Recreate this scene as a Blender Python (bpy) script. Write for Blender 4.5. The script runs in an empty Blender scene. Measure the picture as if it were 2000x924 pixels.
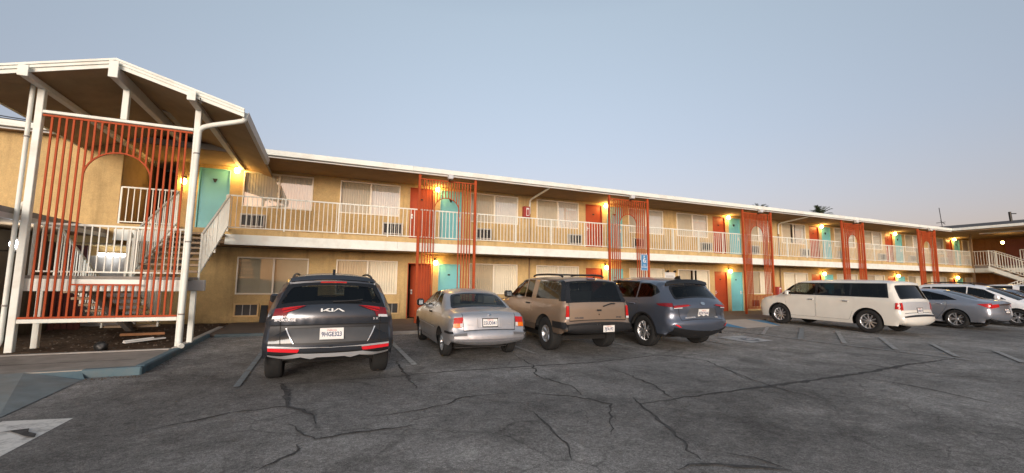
import bpy, bmesh, math, random
from mathutils import Vector, Matrix
from mathutils.geometry import delaunay_2d_cdt

random.seed(7)
sc = bpy.context.scene
COL = sc.collection
RAD = math.radians

# ------------------------------------------------------------------ camera
CAM_F, CAM_YAW, CAM_PITCH, CAM_ROLL = 843.996, RAD(23.4875), RAD(5.939), RAD(0.670)
CAM_LOC = Vector((0.0, -14.976, 1.549))
cam_data = bpy.data.cameras.new("camera")
cam_data.sensor_width = 36.0
cam_data.lens = CAM_F / 2000.0 * 36.0
cam_data.clip_start = 0.05
cam_data.clip_end = 3000.0
cam = bpy.data.objects.new("camera", cam_data)
COL.objects.link(cam)
_fw = Vector((math.sin(CAM_YAW) * math.cos(CAM_PITCH), math.cos(CAM_YAW) * math.cos(CAM_PITCH), math.sin(CAM_PITCH)))
_rt = Vector((math.cos(CAM_YAW), -math.sin(CAM_YAW), 0.0))
_up = _rt.cross(_fw)
_r2 = math.cos(CAM_ROLL) * _rt + math.sin(CAM_ROLL) * _up
_u2 = -math.sin(CAM_ROLL) * _rt + math.cos(CAM_ROLL) * _up
cam.matrix_world = Matrix((( _r2.x, _u2.x, -_fw.x, CAM_LOC.x), (_r2.y, _u2.y, -_fw.y, CAM_LOC.y),
                           (_r2.z, _u2.z, -_fw.z, CAM_LOC.z), (0, 0, 0, 1)))
sc.camera = cam

# ------------------------------------------------------------------ sky and sun (dusk, the sun just down behind the camera)
SUN_EL, SUN_ROT = RAD(9.0), RAD(205.0)
world = bpy.data.worlds.new("World")
sc.world = world
world.use_nodes = True
_nt = world.node_tree
_bg = _nt.nodes["Background"]
_sky = _nt.nodes.new("ShaderNodeTexSky")
_sky.sky_type = 'NISHITA'
_sky.sun_disc = False
_sky.sun_elevation = SUN_EL
_sky.sun_rotation = SUN_ROT
_sky.air_density = 1.0
_sky.dust_density = 1.0
_sky.ozone_density = 0.0
# dusk tint by height above the horizon: lavender low down, slate blue overhead
_tc = _nt.nodes.new("ShaderNodeTexCoord"); _sp = _nt.nodes.new("ShaderNodeSeparateXYZ"); _cr = _nt.nodes.new("ShaderNodeValToRGB"); _mx = _nt.nodes.new("ShaderNodeMix")
_mx.data_type = 'RGBA'; _mx.blend_type = 'MULTIPLY'; _mx.inputs["Factor"].default_value = 1.0; _mx.clamp_result = False
_nt.links.new(_tc.outputs["Generated"], _sp.inputs[0]); _nt.links.new(_sp.outputs["Z"], _cr.inputs[0])
_stops = [(0.0, (0.395, 0.318, 0.43)), (0.09, (0.40, 0.322, 0.43)), (0.30, (0.69, 0.60, 0.65)), (0.54, (1.055, 0.92, 0.875)), (1.0, (1.2, 1.08, 1.0))]
_cr.color_ramp.elements[0].position = 0.0; _cr.color_ramp.elements[1].position = 1.0
for _p, _c in _stops[1:-1]: _cr.color_ramp.elements.new(_p)
for _e, (_p, _c) in zip(_cr.color_ramp.elements, _stops): _e.position = _p; _e.color = (*[v / 2 for v in _c], 1)
_v2 = _nt.nodes.new("ShaderNodeVectorMath"); _v2.operation = 'SCALE'; _v2.inputs["Scale"].default_value = 2.0
_nt.links.new(_cr.outputs[0], _v2.inputs[0])
_nt.links.new(_sky.outputs[0], _mx.inputs["A"]); _nt.links.new(_v2.outputs[0], _mx.inputs["B"])
_nt.links.new(_mx.outputs["Result"], _bg.inputs[0])
_bg.inputs[1].default_value = 0.15
_sun = bpy.data.lights.new("sun", 'SUN')
_sun.energy = 2.05
_sun.angle = RAD(32)
_sun.color = (1.0, 0.99, 0.93)
sun = bpy.data.objects.new("sun", _sun)
COL.objects.link(sun)
_el = RAD(4.5)
sun.rotation_euler = Vector((-math.sin(SUN_ROT) * math.cos(_el), -math.cos(SUN_ROT) * math.cos(_el), -math.sin(_el))).to_track_quat('-Z', 'Y').to_euler()
sc.view_settings.view_transform = 'Standard'
sc.view_settings.look = 'None'
sc.view_settings.gamma = 1.0
sc.view_settings.exposure = 1.0
try:
    sc.cycles.use_denoising = True
    sc.cycles.max_bounces = 8
    sc.cycles.transparent_max_bounces = 12
    sc.cycles.sample_clamp_indirect = 6.0
    sc.cycles.caustics_reflective = False
    sc.cycles.caustics_refractive = False
except Exception:
    pass

# ------------------------------------------------------------------ materials
def _new_mat(name):
    m = bpy.data.materials.new(name); m.use_nodes = True
    nt = m.node_tree; b = nt.nodes["Principled BSDF"]
    return m, nt, b

def noise_mat(name, col, rough=0.7, var=0.12, scale=6.0, bump=0.0, bscale=60.0, metallic=0.0, dirt=None, dirt_scale=1.5, dirt_amt=0.35, spec=0.5, coat=0.0):
    """paint / plaster / concrete: a base colour with blotchy variation, optional darker worn patches and fine relief"""
    m, nt, b = _new_mat(name)
    N = nt.nodes.new; L = nt.links.new
    tc = N("ShaderNodeTexCoord")
    n1 = N("ShaderNodeTexNoise"); n1.inputs["Scale"].default_value = scale; n1.inputs["Detail"].default_value = 6; n1.inputs["Roughness"].default_value = 0.65
    L(tc.outputs["Object"], n1.inputs["Vector"])
    r = N("ShaderNodeMapRange"); r.inputs[1].default_value = 0.3; r.inputs[2].default_value = 0.7
    r.inputs[3].default_value = 1 - var; r.inputs[4].default_value = 1 + var
    L(n1.outputs["Fac"], r.inputs[0])
    mx = N("ShaderNodeMix"); mx.data_type = 'RGBA'; mx.blend_type = 'MULTIPLY'; mx.inputs["Factor"].default_value = 1.0
    mx.inputs["A"].default_value = (*col, 1)
    L(r.outputs[0], mx.inputs["B"])
    out = mx.outputs["Result"]
    if dirt is not None:
        n2 = N("ShaderNodeTexNoise"); n2.inputs["Scale"].default_value = dirt_scale; n2.inputs["Detail"].default_value = 8; n2.inputs["Roughness"].default_value = 0.7
        L(tc.outputs["Object"], n2.inputs["Vector"])
        r2 = N("ShaderNodeMapRange"); r2.inputs[1].default_value = 0.48; r2.inputs[2].default_value = 0.72; r2.inputs[3].default_value = 0; r2.inputs[4].default_value = dirt_amt
        L(n2.outputs["Fac"], r2.inputs[0])
        mx2 = N("ShaderNodeMix"); mx2.data_type = 'RGBA'
        L(r2.outputs[0], mx2.inputs["Factor"]); L(out, mx2.inputs["A"]); mx2.inputs["B"].default_value = (*dirt, 1)
        out = mx2.outputs["Result"]
    L(out, b.inputs["Base Color"])
    b.inputs["Roughness"].default_value = rough; b.inputs["Metallic"].default_value = metallic
    b.inputs["Specular IOR Level"].default_value = spec
    if coat: b.inputs["Coat Weight"].default_value = coat; b.inputs["Coat Roughness"].default_value = 0.06
    if bump:
        n3 = N("ShaderNodeTexNoise"); n3.inputs["Scale"].default_value = bscale; n3.inputs["Detail"].default_value = 4
        L(tc.outputs["Object"], n3.inputs["Vector"])
        bp = N("ShaderNodeBump"); bp.inputs["Strength"].default_value = bump; bp.inputs["Distance"].default_value = 0.01
        L(n3.outputs["Fac"], bp.inputs["Height"]); L(bp.outputs[0], b.inputs["Normal"])
    return m

def car_paint(name, col, metallic=0.0, rough=0.35, coat=0.8, dirt=0.12):
    m, nt, b = _new_mat(name)
    N = nt.nodes.new; L = nt.links.new
    tc = N("ShaderNodeTexCoord")
    n = N("ShaderNodeTexNoise"); n.inputs["Scale"].default_value = 2.2; n.inputs["Detail"].default_value = 3; n.inputs["Roughness"].default_value = 0.5
    L(tc.outputs["Object"], n.inputs["Vector"])
    r = N("ShaderNodeMapRange"); r.inputs[1].default_value = 0.35; r.inputs[2].default_value = 0.75; r.inputs[3].default_value = 0; r.inputs[4].default_value = dirt
    L(n.outputs["Fac"], r.inputs[0])
    mx = N("ShaderNodeMix"); mx.data_type = 'RGBA'; L(r.outputs[0], mx.inputs["Factor"])
    mx.inputs["A"].default_value = (*col, 1); mx.inputs["B"].default_value = (0.16, 0.14, 0.12, 1)
    L(mx.outputs["Result"], b.inputs["Base Color"])
    r2 = N("ShaderNodeMapRange"); r2.inputs[3].default_value = rough - 0.06; r2.inputs[4].default_value = rough + 0.12
    L(n.outputs["Fac"], r2.inputs[0]); L(r2.outputs[0], b.inputs["Roughness"])
    b.inputs["Metallic"].default_value = metallic
    b.inputs["Coat Weight"].default_value = coat; b.inputs["Coat Roughness"].default_value = 0.16
    return m

def plain(name, col, rough=0.5, metallic=0.0, emit=None, strength=0.0, spec=0.5):
    m, nt, b = _new_mat(name)
    b.inputs["Base Color"].default_value = (*col, 1); b.inputs["Roughness"].default_value = rough; b.inputs["Metallic"].default_value = metallic
    b.inputs["Specular IOR Level"].default_value = spec
    if emit is not None:
        b.inputs["Emission Color"].default_value = (*emit, 1); b.inputs["Emission Strength"].default_value = strength
    return m

def glass(name, tint=(0.5, 0.55, 0.55), refl=0.25, rough=0.02, wav=0.0):
    """thin pane: part mirror, part see-through tint (rises towards grazing angles)"""
    m = bpy.data.materials.new(name); m.use_nodes = True
    nt = m.node_tree; nt.nodes.remove(nt.nodes["Principled BSDF"])
    N = nt.nodes.new; L = nt.links.new
    out = nt.nodes["Material Output"]
    tr = N("ShaderNodeBsdfTransparent"); tr.inputs[0].default_value = (*tint, 1)
    gl = N("ShaderNodeBsdfGlossy"); gl.inputs["Roughness"].default_value = rough; gl.inputs["Color"].default_value = (0.95, 0.95, 0.95, 1)
    lw = N("ShaderNodeLayerWeight"); lw.inputs["Blend"].default_value = 0.5
    pw = N("ShaderNodeMath"); pw.operation = 'POWER'; pw.inputs[1].default_value = 5.0; L(lw.outputs["Facing"], pw.inputs[0])
    mr = N("ShaderNodeMapRange"); mr.inputs[1].default_value = 0.0; mr.inputs[2].default_value = 1.0; mr.inputs[3].default_value = refl; mr.inputs[4].default_value = 1.0
    L(pw.outputs[0], mr.inputs[0])
    if wav:
        tc = N("ShaderNodeTexCoord"); n = N("ShaderNodeTexNoise"); n.inputs["Scale"].default_value = 0.9; n.inputs["Detail"].default_value = 1.0
        L(tc.outputs["Object"], n.inputs["Vector"])
        bp = N("ShaderNodeBump"); bp.inputs["Strength"].default_value = wav; bp.inputs["Distance"].default_value = 0.05
        L(n.outputs["Fac"], bp.inputs["Height"]); L(bp.outputs[0], gl.inputs["Normal"])
    mx = N("ShaderNodeMixShader"); L(mr.outputs[0], mx.inputs[0]); L(tr.outputs[0], mx.inputs[1]); L(gl.outputs[0], mx.inputs[2])
    L(mx.outputs[0], out.inputs[0])
    return m

def stucco_mat(name, col):
    """painted stucco: grain, blotches, faint water streaks, splashed dirt at the foot"""
    m, nt, b = _new_mat(name); N = nt.nodes.new; L = nt.links.new
    geo = N("ShaderNodeNewGeometry"); P = geo.outputs["Position"]
    def noise(scale, detail=6, rough=0.65, vec=None):
        n = N("ShaderNodeTexNoise"); n.inputs["Scale"].default_value = scale; n.inputs["Detail"].default_value = detail; n.inputs["Roughness"].default_value = rough
        L(vec or P, n.inputs["Vector"]); return n.outputs["Fac"]
    def mr(src, a, b_, c, d):
        r = N("ShaderNodeMapRange"); L(src, r.inputs[0])
        for i, v in zip((1, 2, 3, 4), (a, b_, c, d)): r.inputs[i].default_value = v
        return r.outputs[0]
    def mul(a, b_):
        x = N("ShaderNodeMath"); x.operation = 'MULTIPLY'; L(a, x.inputs[0]); L(b_, x.inputs[1]); return x.outputs[0]
    mp_ = N("ShaderNodeMapping"); mp_.inputs["Scale"].default_value = (3.2, 3.2, 0.28); L(P, mp_.inputs["Vector"])
    streak = mr(noise(1.0, 6, 0.7, mp_.outputs[0]), 0.48, 0.74, 1.0, 0.66)
    blotch = mr(noise(0.8, 7, 0.7), 0.3, 0.7, 0.86, 1.12)
    grain = mr(noise(45.0, 3, 0.8), 0.3, 0.7, 0.86, 1.14)
    sp = N("ShaderNodeSeparateXYZ"); L(P, sp.inputs[0])
    wob = noise(5.0, 6, 0.75)
    ad = N("ShaderNodeMath"); ad.operation = 'MULTIPLY_ADD'; L(wob, ad.inputs[0]); ad.inputs[1].default_value = -0.6; L(sp.outputs["Z"], ad.inputs[2])
    foot = mr(ad.outputs[0], -0.25, 0.12, 0.55, 1.0)
    patch = mr(noise(4.5, 5, 0.75), 0.3, 0.7, 0.90, 1.09)
    val = mul(mul(mul(mul(streak, blotch), grain), foot), patch)
    mx = N("ShaderNodeMix"); mx.data_type = 'RGBA'; mx.blend_type = 'MULTIPLY'; mx.inputs["Factor"].default_value = 1
    mx.inputs["A"].default_value = (*col, 1); L(val, mx.inputs["B"]); L(mx.outputs["Result"], b.inputs["Base Color"])
    b.inputs["Roughness"].default_value = 0.92; b.inputs["Specular IOR Level"].default_value = 0.15
    bp = N("ShaderNodeBump"); bp.inputs["Strength"].default_value = 0.6; bp.inputs["Distance"].default_value = 0.01
    L(noise(55.0, 4, 0.7), bp.inputs["Height"]); L(bp.outputs[0], b.inputs["Normal"])
    return m

M = {}
M['stucco'] = stucco_mat('stucco', (0.545, 0.385, 0.18))
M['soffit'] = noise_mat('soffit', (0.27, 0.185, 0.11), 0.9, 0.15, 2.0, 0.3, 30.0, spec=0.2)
M['white'] = noise_mat('white_paint', (0.715, 0.735, 0.675), 0.6, 0.06, 2.5, 0.15, 40.0, dirt=(0.50, 0.44, 0.36), dirt_scale=2.2, dirt_amt=0.45)
M['rail'] = noise_mat('railing_paint', (0.70, 0.70, 0.62), 0.5, 0.06, 5.0, dirt=(0.50, 0.42, 0.33), dirt_scale=4, dirt_amt=0.3)
M['red'] = noise_mat('lattice_red_paint', (0.37, 0.066, 0.020), 0.65, 0.16, 5.0, dirt=(0.20, 0.04, 0.02), dirt_scale=3, dirt_amt=0.45, spec=0.15)
M['reddoor'] = noise_mat('door_red_paint', (0.36, 0.06, 0.022), 0.5, 0.10, 2.0, 0.1, 30, dirt=(0.24, 0.05, 0.025), dirt_scale=1.6, dirt_amt=0.4, spec=0.25)
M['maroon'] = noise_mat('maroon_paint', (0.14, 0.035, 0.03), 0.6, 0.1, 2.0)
M['teal'] = noise_mat('door_turquoise_paint', (0.17, 0.50, 0.56), 0.5, 0.06, 2.0, 0.1, 30)
M['winframe'] = noise_mat('window_frame_paint', (0.80, 0.73, 0.60), 0.5, 0.05, 4.0)
M['curtain'] = noise_mat('curtain_cloth', (0.84, 0.80, 0.71), 0.9, 0.05, 3.0, spec=0.1)
M['blinds'] = noise_mat('blind_slats', (0.56, 0.53, 0.44), 0.7, 0.05, 3.0)
M['tread'] = noise_mat('tread_concrete', (0.34, 0.25, 0.17), 0.9, 0.15, 4, 0.3, 50)
M['shadewall'] = stucco_mat('shade_dark_stucco', (0.13, 0.10, 0.07))  # stucco with the shade under the entrance roof put into its colour
M['brownwall'] = stucco_mat('brown_stucco', (0.20, 0.095, 0.045))
M['dark'] = plain('dark_void', (0.012, 0.011, 0.010), 0.9)
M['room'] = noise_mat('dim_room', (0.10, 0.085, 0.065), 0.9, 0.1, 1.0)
M['pane'] = glass('window_pane', (0.95, 0.94, 0.91), 0.28, 0.02, wav=0.05)
M['acmetal'] = noise_mat('ac_grey_metal', (0.42, 0.40, 0.37), 0.5, 0.08, 8, dirt=(0.2, 0.17, 0.13), dirt_scale=6, dirt_amt=0.4)
M['acframe'] = noise_mat('ac_tan_trim', (0.58, 0.40, 0.19), 0.7, 0.08, 6)
M['acdark'] = plain('ac_louvre_dark', (0.035, 0.033, 0.032), 0.6)
M['wood'] = noise_mat('raw_plywood', (0.36, 0.17, 0.075), 0.8, 0.2, 5)
M['shingle'] = noise_mat('dark_shingle', (0.06, 0.055, 0.055), 0.95, 0.3, 8, 0.4, 40)
M['rooftop'] = noise_mat('roof_membrane', (0.35, 0.33, 0.30), 0.95, 0.15, 2)
M['galv'] = noise_mat('weathered_beam_grey', (0.27, 0.25, 0.23), 0.8, 0.15, 4, 0.3, 30)
M['concrete'] = noise_mat('concrete', (0.27, 0.245, 0.215), 0.9, 0.18, 3.0, 0.4, 70, dirt=(0.12, 0.105, 0.09), dirt_scale=1.2, dirt_amt=0.55, spec=0.2)
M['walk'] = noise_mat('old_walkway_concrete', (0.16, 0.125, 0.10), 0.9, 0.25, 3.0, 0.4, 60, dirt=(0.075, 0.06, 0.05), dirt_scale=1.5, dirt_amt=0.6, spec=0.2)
M['apron'] = noise_mat('faded_blue_concrete', (0.20, 0.225, 0.225), 0.9, 0.15, 4.0, 0.3, 70, dirt=(0.20, 0.175, 0.15), dirt_scale=0.8, dirt_amt=0.75, spec=0.2)
M['kerbblue'] = noise_mat('kerb_blue_paint', (0.095, 0.15, 0.175), 0.8, 0.2, 5.0, 0.3, 50, dirt=(0.10, 0.10, 0.095), dirt_scale=2.5, dirt_amt=0.7, spec=0.3)
M['rampblue'] = noise_mat('ramp_blue_paint', (0.03, 0.19, 0.36), 0.75, 0.15, 5.0, 0.2, 50, dirt=(0.12, 0.16, 0.18), dirt_scale=3, dirt_amt=0.5)
M['rampconc'] = noise_mat('ramp_concrete', (0.40, 0.36, 0.32), 0.9, 0.12, 4.0, 0.3, 60, dirt=(0.26, 0.23, 0.20), dirt_scale=2.0, dirt_amt=0.5, spec=0.2)
M['kerblow'] = noise_mat('worn_dark_kerb', (0.085, 0.11, 0.12), 0.9, 0.25, 4.0, 0.3, 50, dirt=(0.06, 0.055, 0.05), dirt_scale=2.5, dirt_amt=0.7, spec=0.2)
M['mirror_glass'] = plain('mirror_glass', (0.06, 0.065, 0.07), 0.1, 1.0)
M['kerb'] = noise_mat('kerb_concrete', (0.42, 0.39, 0.35), 0.9, 0.15, 4.0, 0.3, 50, dirt=(0.2, 0.18, 0.16), dirt_scale=3, dirt_amt=0.5, spec=0.2)
M['soil'] = noise_mat('bare_soil', (0.085, 0.058, 0.040), 1.0, 0.45, 9.0, 1.0, 22, dirt=(0.15, 0.11, 0.08), dirt_scale=3, dirt_amt=0.5, spec=0.05)
M['rubber'] = noise_mat('tyre_rubber', (0.018, 0.018, 0.018), 0.85, 0.2, 10, spec=0.3)
M['blackplastic'] = noise_mat('black_plastic', (0.012, 0.012, 0.013), 0.5, 0.15, 6)
M['gloss_black'] = plain('gloss_black_trim', (0.01, 0.01, 0.011), 0.12)
M['chrome'] = plain('bright_chrome', (0.72, 0.72, 0.72), 0.18, 1.0)
M['silvertrim'] = plain('satin_silver_trim', (0.62, 0.63, 0.65), 0.35, 0.5)
M['alloy'] = noise_mat('alloy_rim', (0.52, 0.52, 0.53), 0.32, 0.08, 10, metallic=0.8)
M['alloydark'] = noise_mat('alloy_rim_dark', (0.16, 0.16, 0.165), 0.35, 0.1, 10, metallic=0.7)
M['disc'] = plain('brake_disc', (0.10, 0.095, 0.09), 0.5, 0.6)
M['lens_red'] = plain('red_lens', (0.42, 0.012, 0.012), 0.12)
M['lens_dark_red'] = plain('smoked_red_lens', (0.16, 0.008, 0.012), 0.1)
M['lens_bright'] = plain('red_reflector', (0.62, 0.02, 0.03), 0.2)
M['lens_orange'] = plain('amber_lens', (0.65, 0.16, 0.01), 0.15)
M['lens_white'] = plain('clear_lens', (0.55, 0.55, 0.56), 0.1)
M['plate'] = noise_mat('plate_white', (0.72, 0.70, 0.66), 0.5, 0.06, 9)
M['plate_blue'] = plain('plate_letter_blue', (0.03, 0.04, 0.12), 0.5)
M['plate_red'] = plain('plate_script_red', (0.5, 0.03, 0.03), 0.5)
M['carglass'] = glass('car_window_glass', (0.40, 0.44, 0.43), 0.05, 0.01)
M['carglass_dark'] = glass('tinted_car_glass', (0.05, 0.055, 0.06), 0.035, 0.01)
M['carglass_mid'] = glass('half_tinted_car_glass', (0.16, 0.18, 0.185), 0.04, 0.01)
M['seat'] = noise_mat('seat_cloth', (0.05, 0.05, 0.05), 0.9, 0.1, 5)
M['seat_grey'] = noise_mat('seat_cloth_grey', (0.20, 0.19, 0.18), 0.9, 0.1, 5)
M['interior'] = plain('car_interior', (0.03, 0.03, 0.03), 0.9)
M['badge'] = plain('badge_silver', (0.5, 0.5, 0.52), 0.45, 0.3)
M['lamp_metal'] = plain('lamp_dark_metal', (0.03, 0.025, 0.02), 0.5, 0.4)
M['globe'] = plain('lit_lamp_globe', (1.0, 0.8, 0.4), 0.4, 0, (1.0, 0.60, 0.16), 26.0)
M['globe_white'] = plain('lit_white_lamp', (1, 1, 1), 0.4, 0, (0.92, 0.96, 1.0), 9.0)
M['fx_grey'] = noise_mat('floodlight_grey', (0.5, 0.48, 0.44), 0.5, 0.1, 8)
M['sign_blue'] = noise_mat('sign_blue', (0.06, 0.20, 0.38), 0.5, 0.06, 10)
M['sign_white'] = noise_mat('sign_white', (0.72, 0.72, 0.70), 0.5, 0.05, 10)
M['ink'] = plain('sign_ink', (0.05, 0.05, 0.06), 0.6)
M['extred'] = noise_mat('extinguisher_red', (0.30, 0.035, 0.03), 0.45, 0.1, 5)
M['bag'] = noise_mat('black_bag', (0.01, 0.01, 0.01), 0.5, 0.2, 10)
M['palm_leaf'] = noise_mat('palm_leaf', (0.035, 0.05, 0.022), 0.7, 0.3, 2)
M['palm_trunk'] = noise_mat('palm_trunk', (0.12, 0.09, 0.065), 0.9, 0.3, 6)
M['cable'] = plain('black_cable', (0.02, 0.02, 0.02), 0.7)
M['gutter'] = noise_mat('gutter_grey_white', (0.55, 0.53, 0.50), 0.6, 0.1, 3, dirt=(0.25, 0.23, 0.2), dirt_scale=3, dirt_amt=0.4)

# ------------------------------------------------------------------ mesh helpers
def link(name, me, parent=None, loc=None, rot=None, scale=None):
    o = bpy.data.objects.new(name, me)
    COL.objects.link(o)
    if parent is not None: o.parent = parent
    if loc is not None: o.location = loc
    if rot is not None: o.rotation_euler = rot
    if scale is not None: o.scale = scale
    return o

def tag(o, label=None, cat=None, group=None, kind=None):
    if label: o["label"] = label
    if cat: o["category"] = cat
    if group: o["group"] = group
    if kind: o["kind"] = kind
    return o

def thing(name, label, cat, loc=(0, 0, 0), rz=0.0, group=None):
    o = bpy.data.objects.new(name, None); COL.objects.link(o)
    o.empty_display_size = 0.2
    o.location = loc; o.rotation_euler = (0, 0, rz)
    return tag(o, label, cat, group)

class MB:
    """collects simple solids and becomes ONE mesh"""
    def __init__(s): s.v = []; s.f = []; s.m = []; s.mats = []; s.cur = 0; s.sm = []
    def use(s, mat):
        if mat not in s.mats: s.mats.append(mat)
        s.cur = s.mats.index(mat); return s
    def add(s, vs, fs, smooth=False):
        n = len(s.v); s.v += [tuple(p) for p in vs]
        for f in fs: s.f.append(tuple(i + n for i in f)); s.m.append(s.cur); s.sm.append(smooth)
        return s
    def box(s, a, b):
        (x0, y0, z0), (x1, y1, z1) = a, b
        if x0 > x1: x0, x1 = x1, x0
        if y0 > y1: y0, y1 = y1, y0
        if z0 > z1: z0, z1 = z1, z0
        return s.add([(x0, y0, z0), (x1, y0, z0), (x1, y1, z0), (x0, y1, z0), (x0, y0, z1), (x1, y0, z1), (x1, y1, z1), (x0, y1, z1)],
                     [(0, 3, 2, 1), (4, 5, 6, 7), (0, 1, 5, 4), (1, 2, 6, 5), (2, 3, 7, 6), (3, 0, 4, 7)])
    def bbox(s, a, b, r=0.006):
        """box with chamfered edges"""
        (x0, y0, z0), (x1, y1, z1) = [tuple(min(p, q) for p, q in zip(a, b)), tuple(max(p, q) for p, q in zip(a, b))]
        r = min(r, (x1 - x0) * .45, (y1 - y0) * .45, (z1 - z0) * .45)
        vs = []; idx = {}
        for i, x in enumerate((x0, x1)):
            for j, y in enumerate((y0, y1)):
                for k, z in enumerate((z0, z1)):
                    sx, sy, sz = (1 - 2 * i) * r, (1 - 2 * j) * r, (1 - 2 * k) * r
                    idx[i, j, k, 0] = len(vs); vs.append((x, y + sy, z + sz))
                    idx[i, j, k, 1] = len(vs); vs.append((x + sx, y, z + sz))
                    idx[i, j, k, 2] = len(vs); vs.append((x + sx, y + sy, z))
        g = lambda i, j, k, a: idx[i, j, k, a]
        fs = [(g(0,0,0,0), g(0,0,1,0), g(0,1,1,0), g(0,1,0,0)), (g(1,0,0,0), g(1,1,0,0), g(1,1,1,0), g(1,0,1,0)),
              (g(0,0,0,1), g(1,0,0,1), g(1,0,1,1), g(0,0,1,1)), (g(0,1,0,1), g(0,1,1,1), g(1,1,1,1), g(1,1,0,1)),
              (g(0,0,0,2), g(0,1,0,2), g(1,1,0,2), g(1,0,0,2)), (g(0,0,1,2), g(1,0,1,2), g(1,1,1,2), g(0,1,1,2))]
        for j in (0, 1):
            for k in (0, 1): fs.append((g(0,j,k,1), g(1,j,k,1), g(1,j,k,2), g(0,j,k,2)))
        for i in (0, 1):
            for k in (0, 1): fs.append((g(i,0,k,0), g(i,1,k,0), g(i,1,k,2), g(i,0,k,2)))
        for i in (0, 1):
            for j in (0, 1): fs.append((g(i,j,0,0), g(i,j,1,0), g(i,j,1,1), g(i,j,0,1)))
        for i in (0, 1):
            for j in (0, 1):
                for k in (0, 1): fs.append((g(i,j,k,0), g(i,j,k,1), g(i,j,k,2)))
        return s.add(vs, fs)
    def bar(s, p, q, w, h=None, up=(0, 0, 1)):
        """rectangular bar from p to q, w wide and h high"""
        h = w if h is None else h
        p, q = Vector(p), Vector(q); d = (q - p).normalized(); u = Vector(up)
        if abs(d.dot(u)) > 0.98: u = Vector((0, 1, 0))
        r = d.cross(u).normalized(); u = r.cross(d)
        vs = []
        for c in (p, q):
            for a, b in ((-1, -1), (1, -1), (1, 1), (-1, 1)): vs.append(c + r * a * w / 2 + u * b * h / 2)
        return s.add(vs, [(0, 1, 2, 3), (7, 6, 5, 4), (0, 4, 5, 1), (1, 5, 6, 2), (2, 6, 7, 3), (3, 7, 4, 0)])
    def tube(s, pts, rad, n=10, closed=False, caps=True):
        pts = [Vector(p) for p in pts]; k = len(pts); rs = rad if isinstance(rad, (list, tuple)) else [rad] * k
        vs = []; prev = None
        for i, p in enumerate(pts):
            if closed: d = (pts[(i + 1) % k] - pts[i - 1])
            else: d = pts[min(i + 1, k - 1)] - pts[max(i - 1, 0)]
            d.normalize()
            a = prev if prev is not None else (Vector((0, 0, 1)) if abs(d.z) < 0.9 else Vector((1, 0, 0)))
            b = d.cross(a); b.normalize(); a = b.cross(d); prev = a
            for j in range(n):
                t = 2 * math.pi * j / n; vs.append(p + (a * math.cos(t) + b * math.sin(t)) * rs[i])
        fs = []
        for i in range(k if closed else k - 1):
            i2 = (i + 1) % k
            for j in range(n):
                j2 = (j + 1) % n; fs.append((i * n + j, i2 * n + j, i2 * n + j2, i * n + j2))
        s.add(vs, fs, True)
        if caps and not closed:
            s.add(vs[:n], [tuple(range(n))]); s.add(vs[-n:], [tuple(reversed(range(n)))])
        return s
    def lathe(s, prof, axis='Z', n=24, at=(0, 0, 0)):
        """prof: (radius, height) list turned about an axis"""
        vs = []; fs = []; k = len(prof)
        for j in range(n):
            t = 2 * math.pi * j / n; c, q = math.cos(t), math.sin(t)
            for r, h in prof:
                if axis == 'Z': p = (r * c, r * q, h)
                elif axis == 'X': p = (h, r * c, r * q)
                else: p = (r * q, h, r * c)
                vs.append((p[0] + at[0], p[1] + at[1], p[2] + at[2]))
        for j in range(n):
            j2 = (j + 1) % n
            for i in range(k - 1): fs.append((j * k + i, j2 * k + i, j2 * k + i + 1, j * k + i + 1))
        return s.add(vs, fs, True)
    def prism(s, poly, axis, a, b):
        """2-D polygon pulled out along an axis ('X': poly in y,z ; 'Y': x,z ; 'Z': x,y)"""
        def P(u, v, w): return {'X': (w, u, v), 'Y': (u, w, v), 'Z': (u, v, w)}[axis]
        n = len(poly); vs = [P(u, v, a) for u, v in poly] + [P(u, v, b) for u, v in poly]
        fs = [tuple(reversed(range(n))), tuple(range(n, 2 * n))]
        for i in range(n): fs.append((i, (i + 1) % n, n + (i + 1) % n, n + i))
        return s.add(vs, fs)
    def mesh(s, name):
        me = bpy.data.meshes.new(name); me.from_pydata(s.v, [], s.f)
        for m in s.mats: me.materials.append(m)
        me.polygons.foreach_set("material_index", s.m)
        me.polygons.foreach_set("use_smooth", s.sm)
        bm = bmesh.new(); bm.from_mesh(me); bmesh.ops.recalc_face_normals(bm, faces=bm.faces); bm.to_mesh(me); bm.free()
        me.update(); return me
    def build(s, name, parent=None, **k): return link(name, s.mesh(name), parent, **k)

def copy_tree(o, parent=None):
    c = o.copy(); COL.objects.link(c); c.parent = parent
    for ch in list(o.children): copy_tree(ch, c)
    return c

def text_mesh(name, txt, size, mat, parent, matrix, extrude=0.001, align='CENTER', bold=0.0, xscale=1.0):
    cu = bpy.data.curves.new(name, 'FONT'); cu.body = txt; cu.size = size; cu.extrude = extrude; cu.offset = bold
    cu.align_x = align; cu.align_y = 'CENTER'; cu.resolution_u = 2
    tmp = bpy.data.objects.new(name, cu); COL.objects.link(tmp)
    dg = bpy.context.evaluated_depsgraph_get()
    me = bpy.data.meshes.new_from_object(tmp.evaluated_get(dg))
    bpy.data.objects.remove(tmp, do_unlink=True)
    me.materials.clear(); me.materials.append(mat)
    me.transform(matrix @ Matrix.Diagonal((xscale, 1, 1, 1)))
    return link(name, me, parent)

# ------------------------------------------------------------------ ground
def lot_z(y):
    """the lot rises a little towards the building"""
    if y < -7.2: return 0.0
    if y > -2.4: return 0.05
    t = (y + 7.2) / 4.8
    return 0.05 * t

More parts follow.
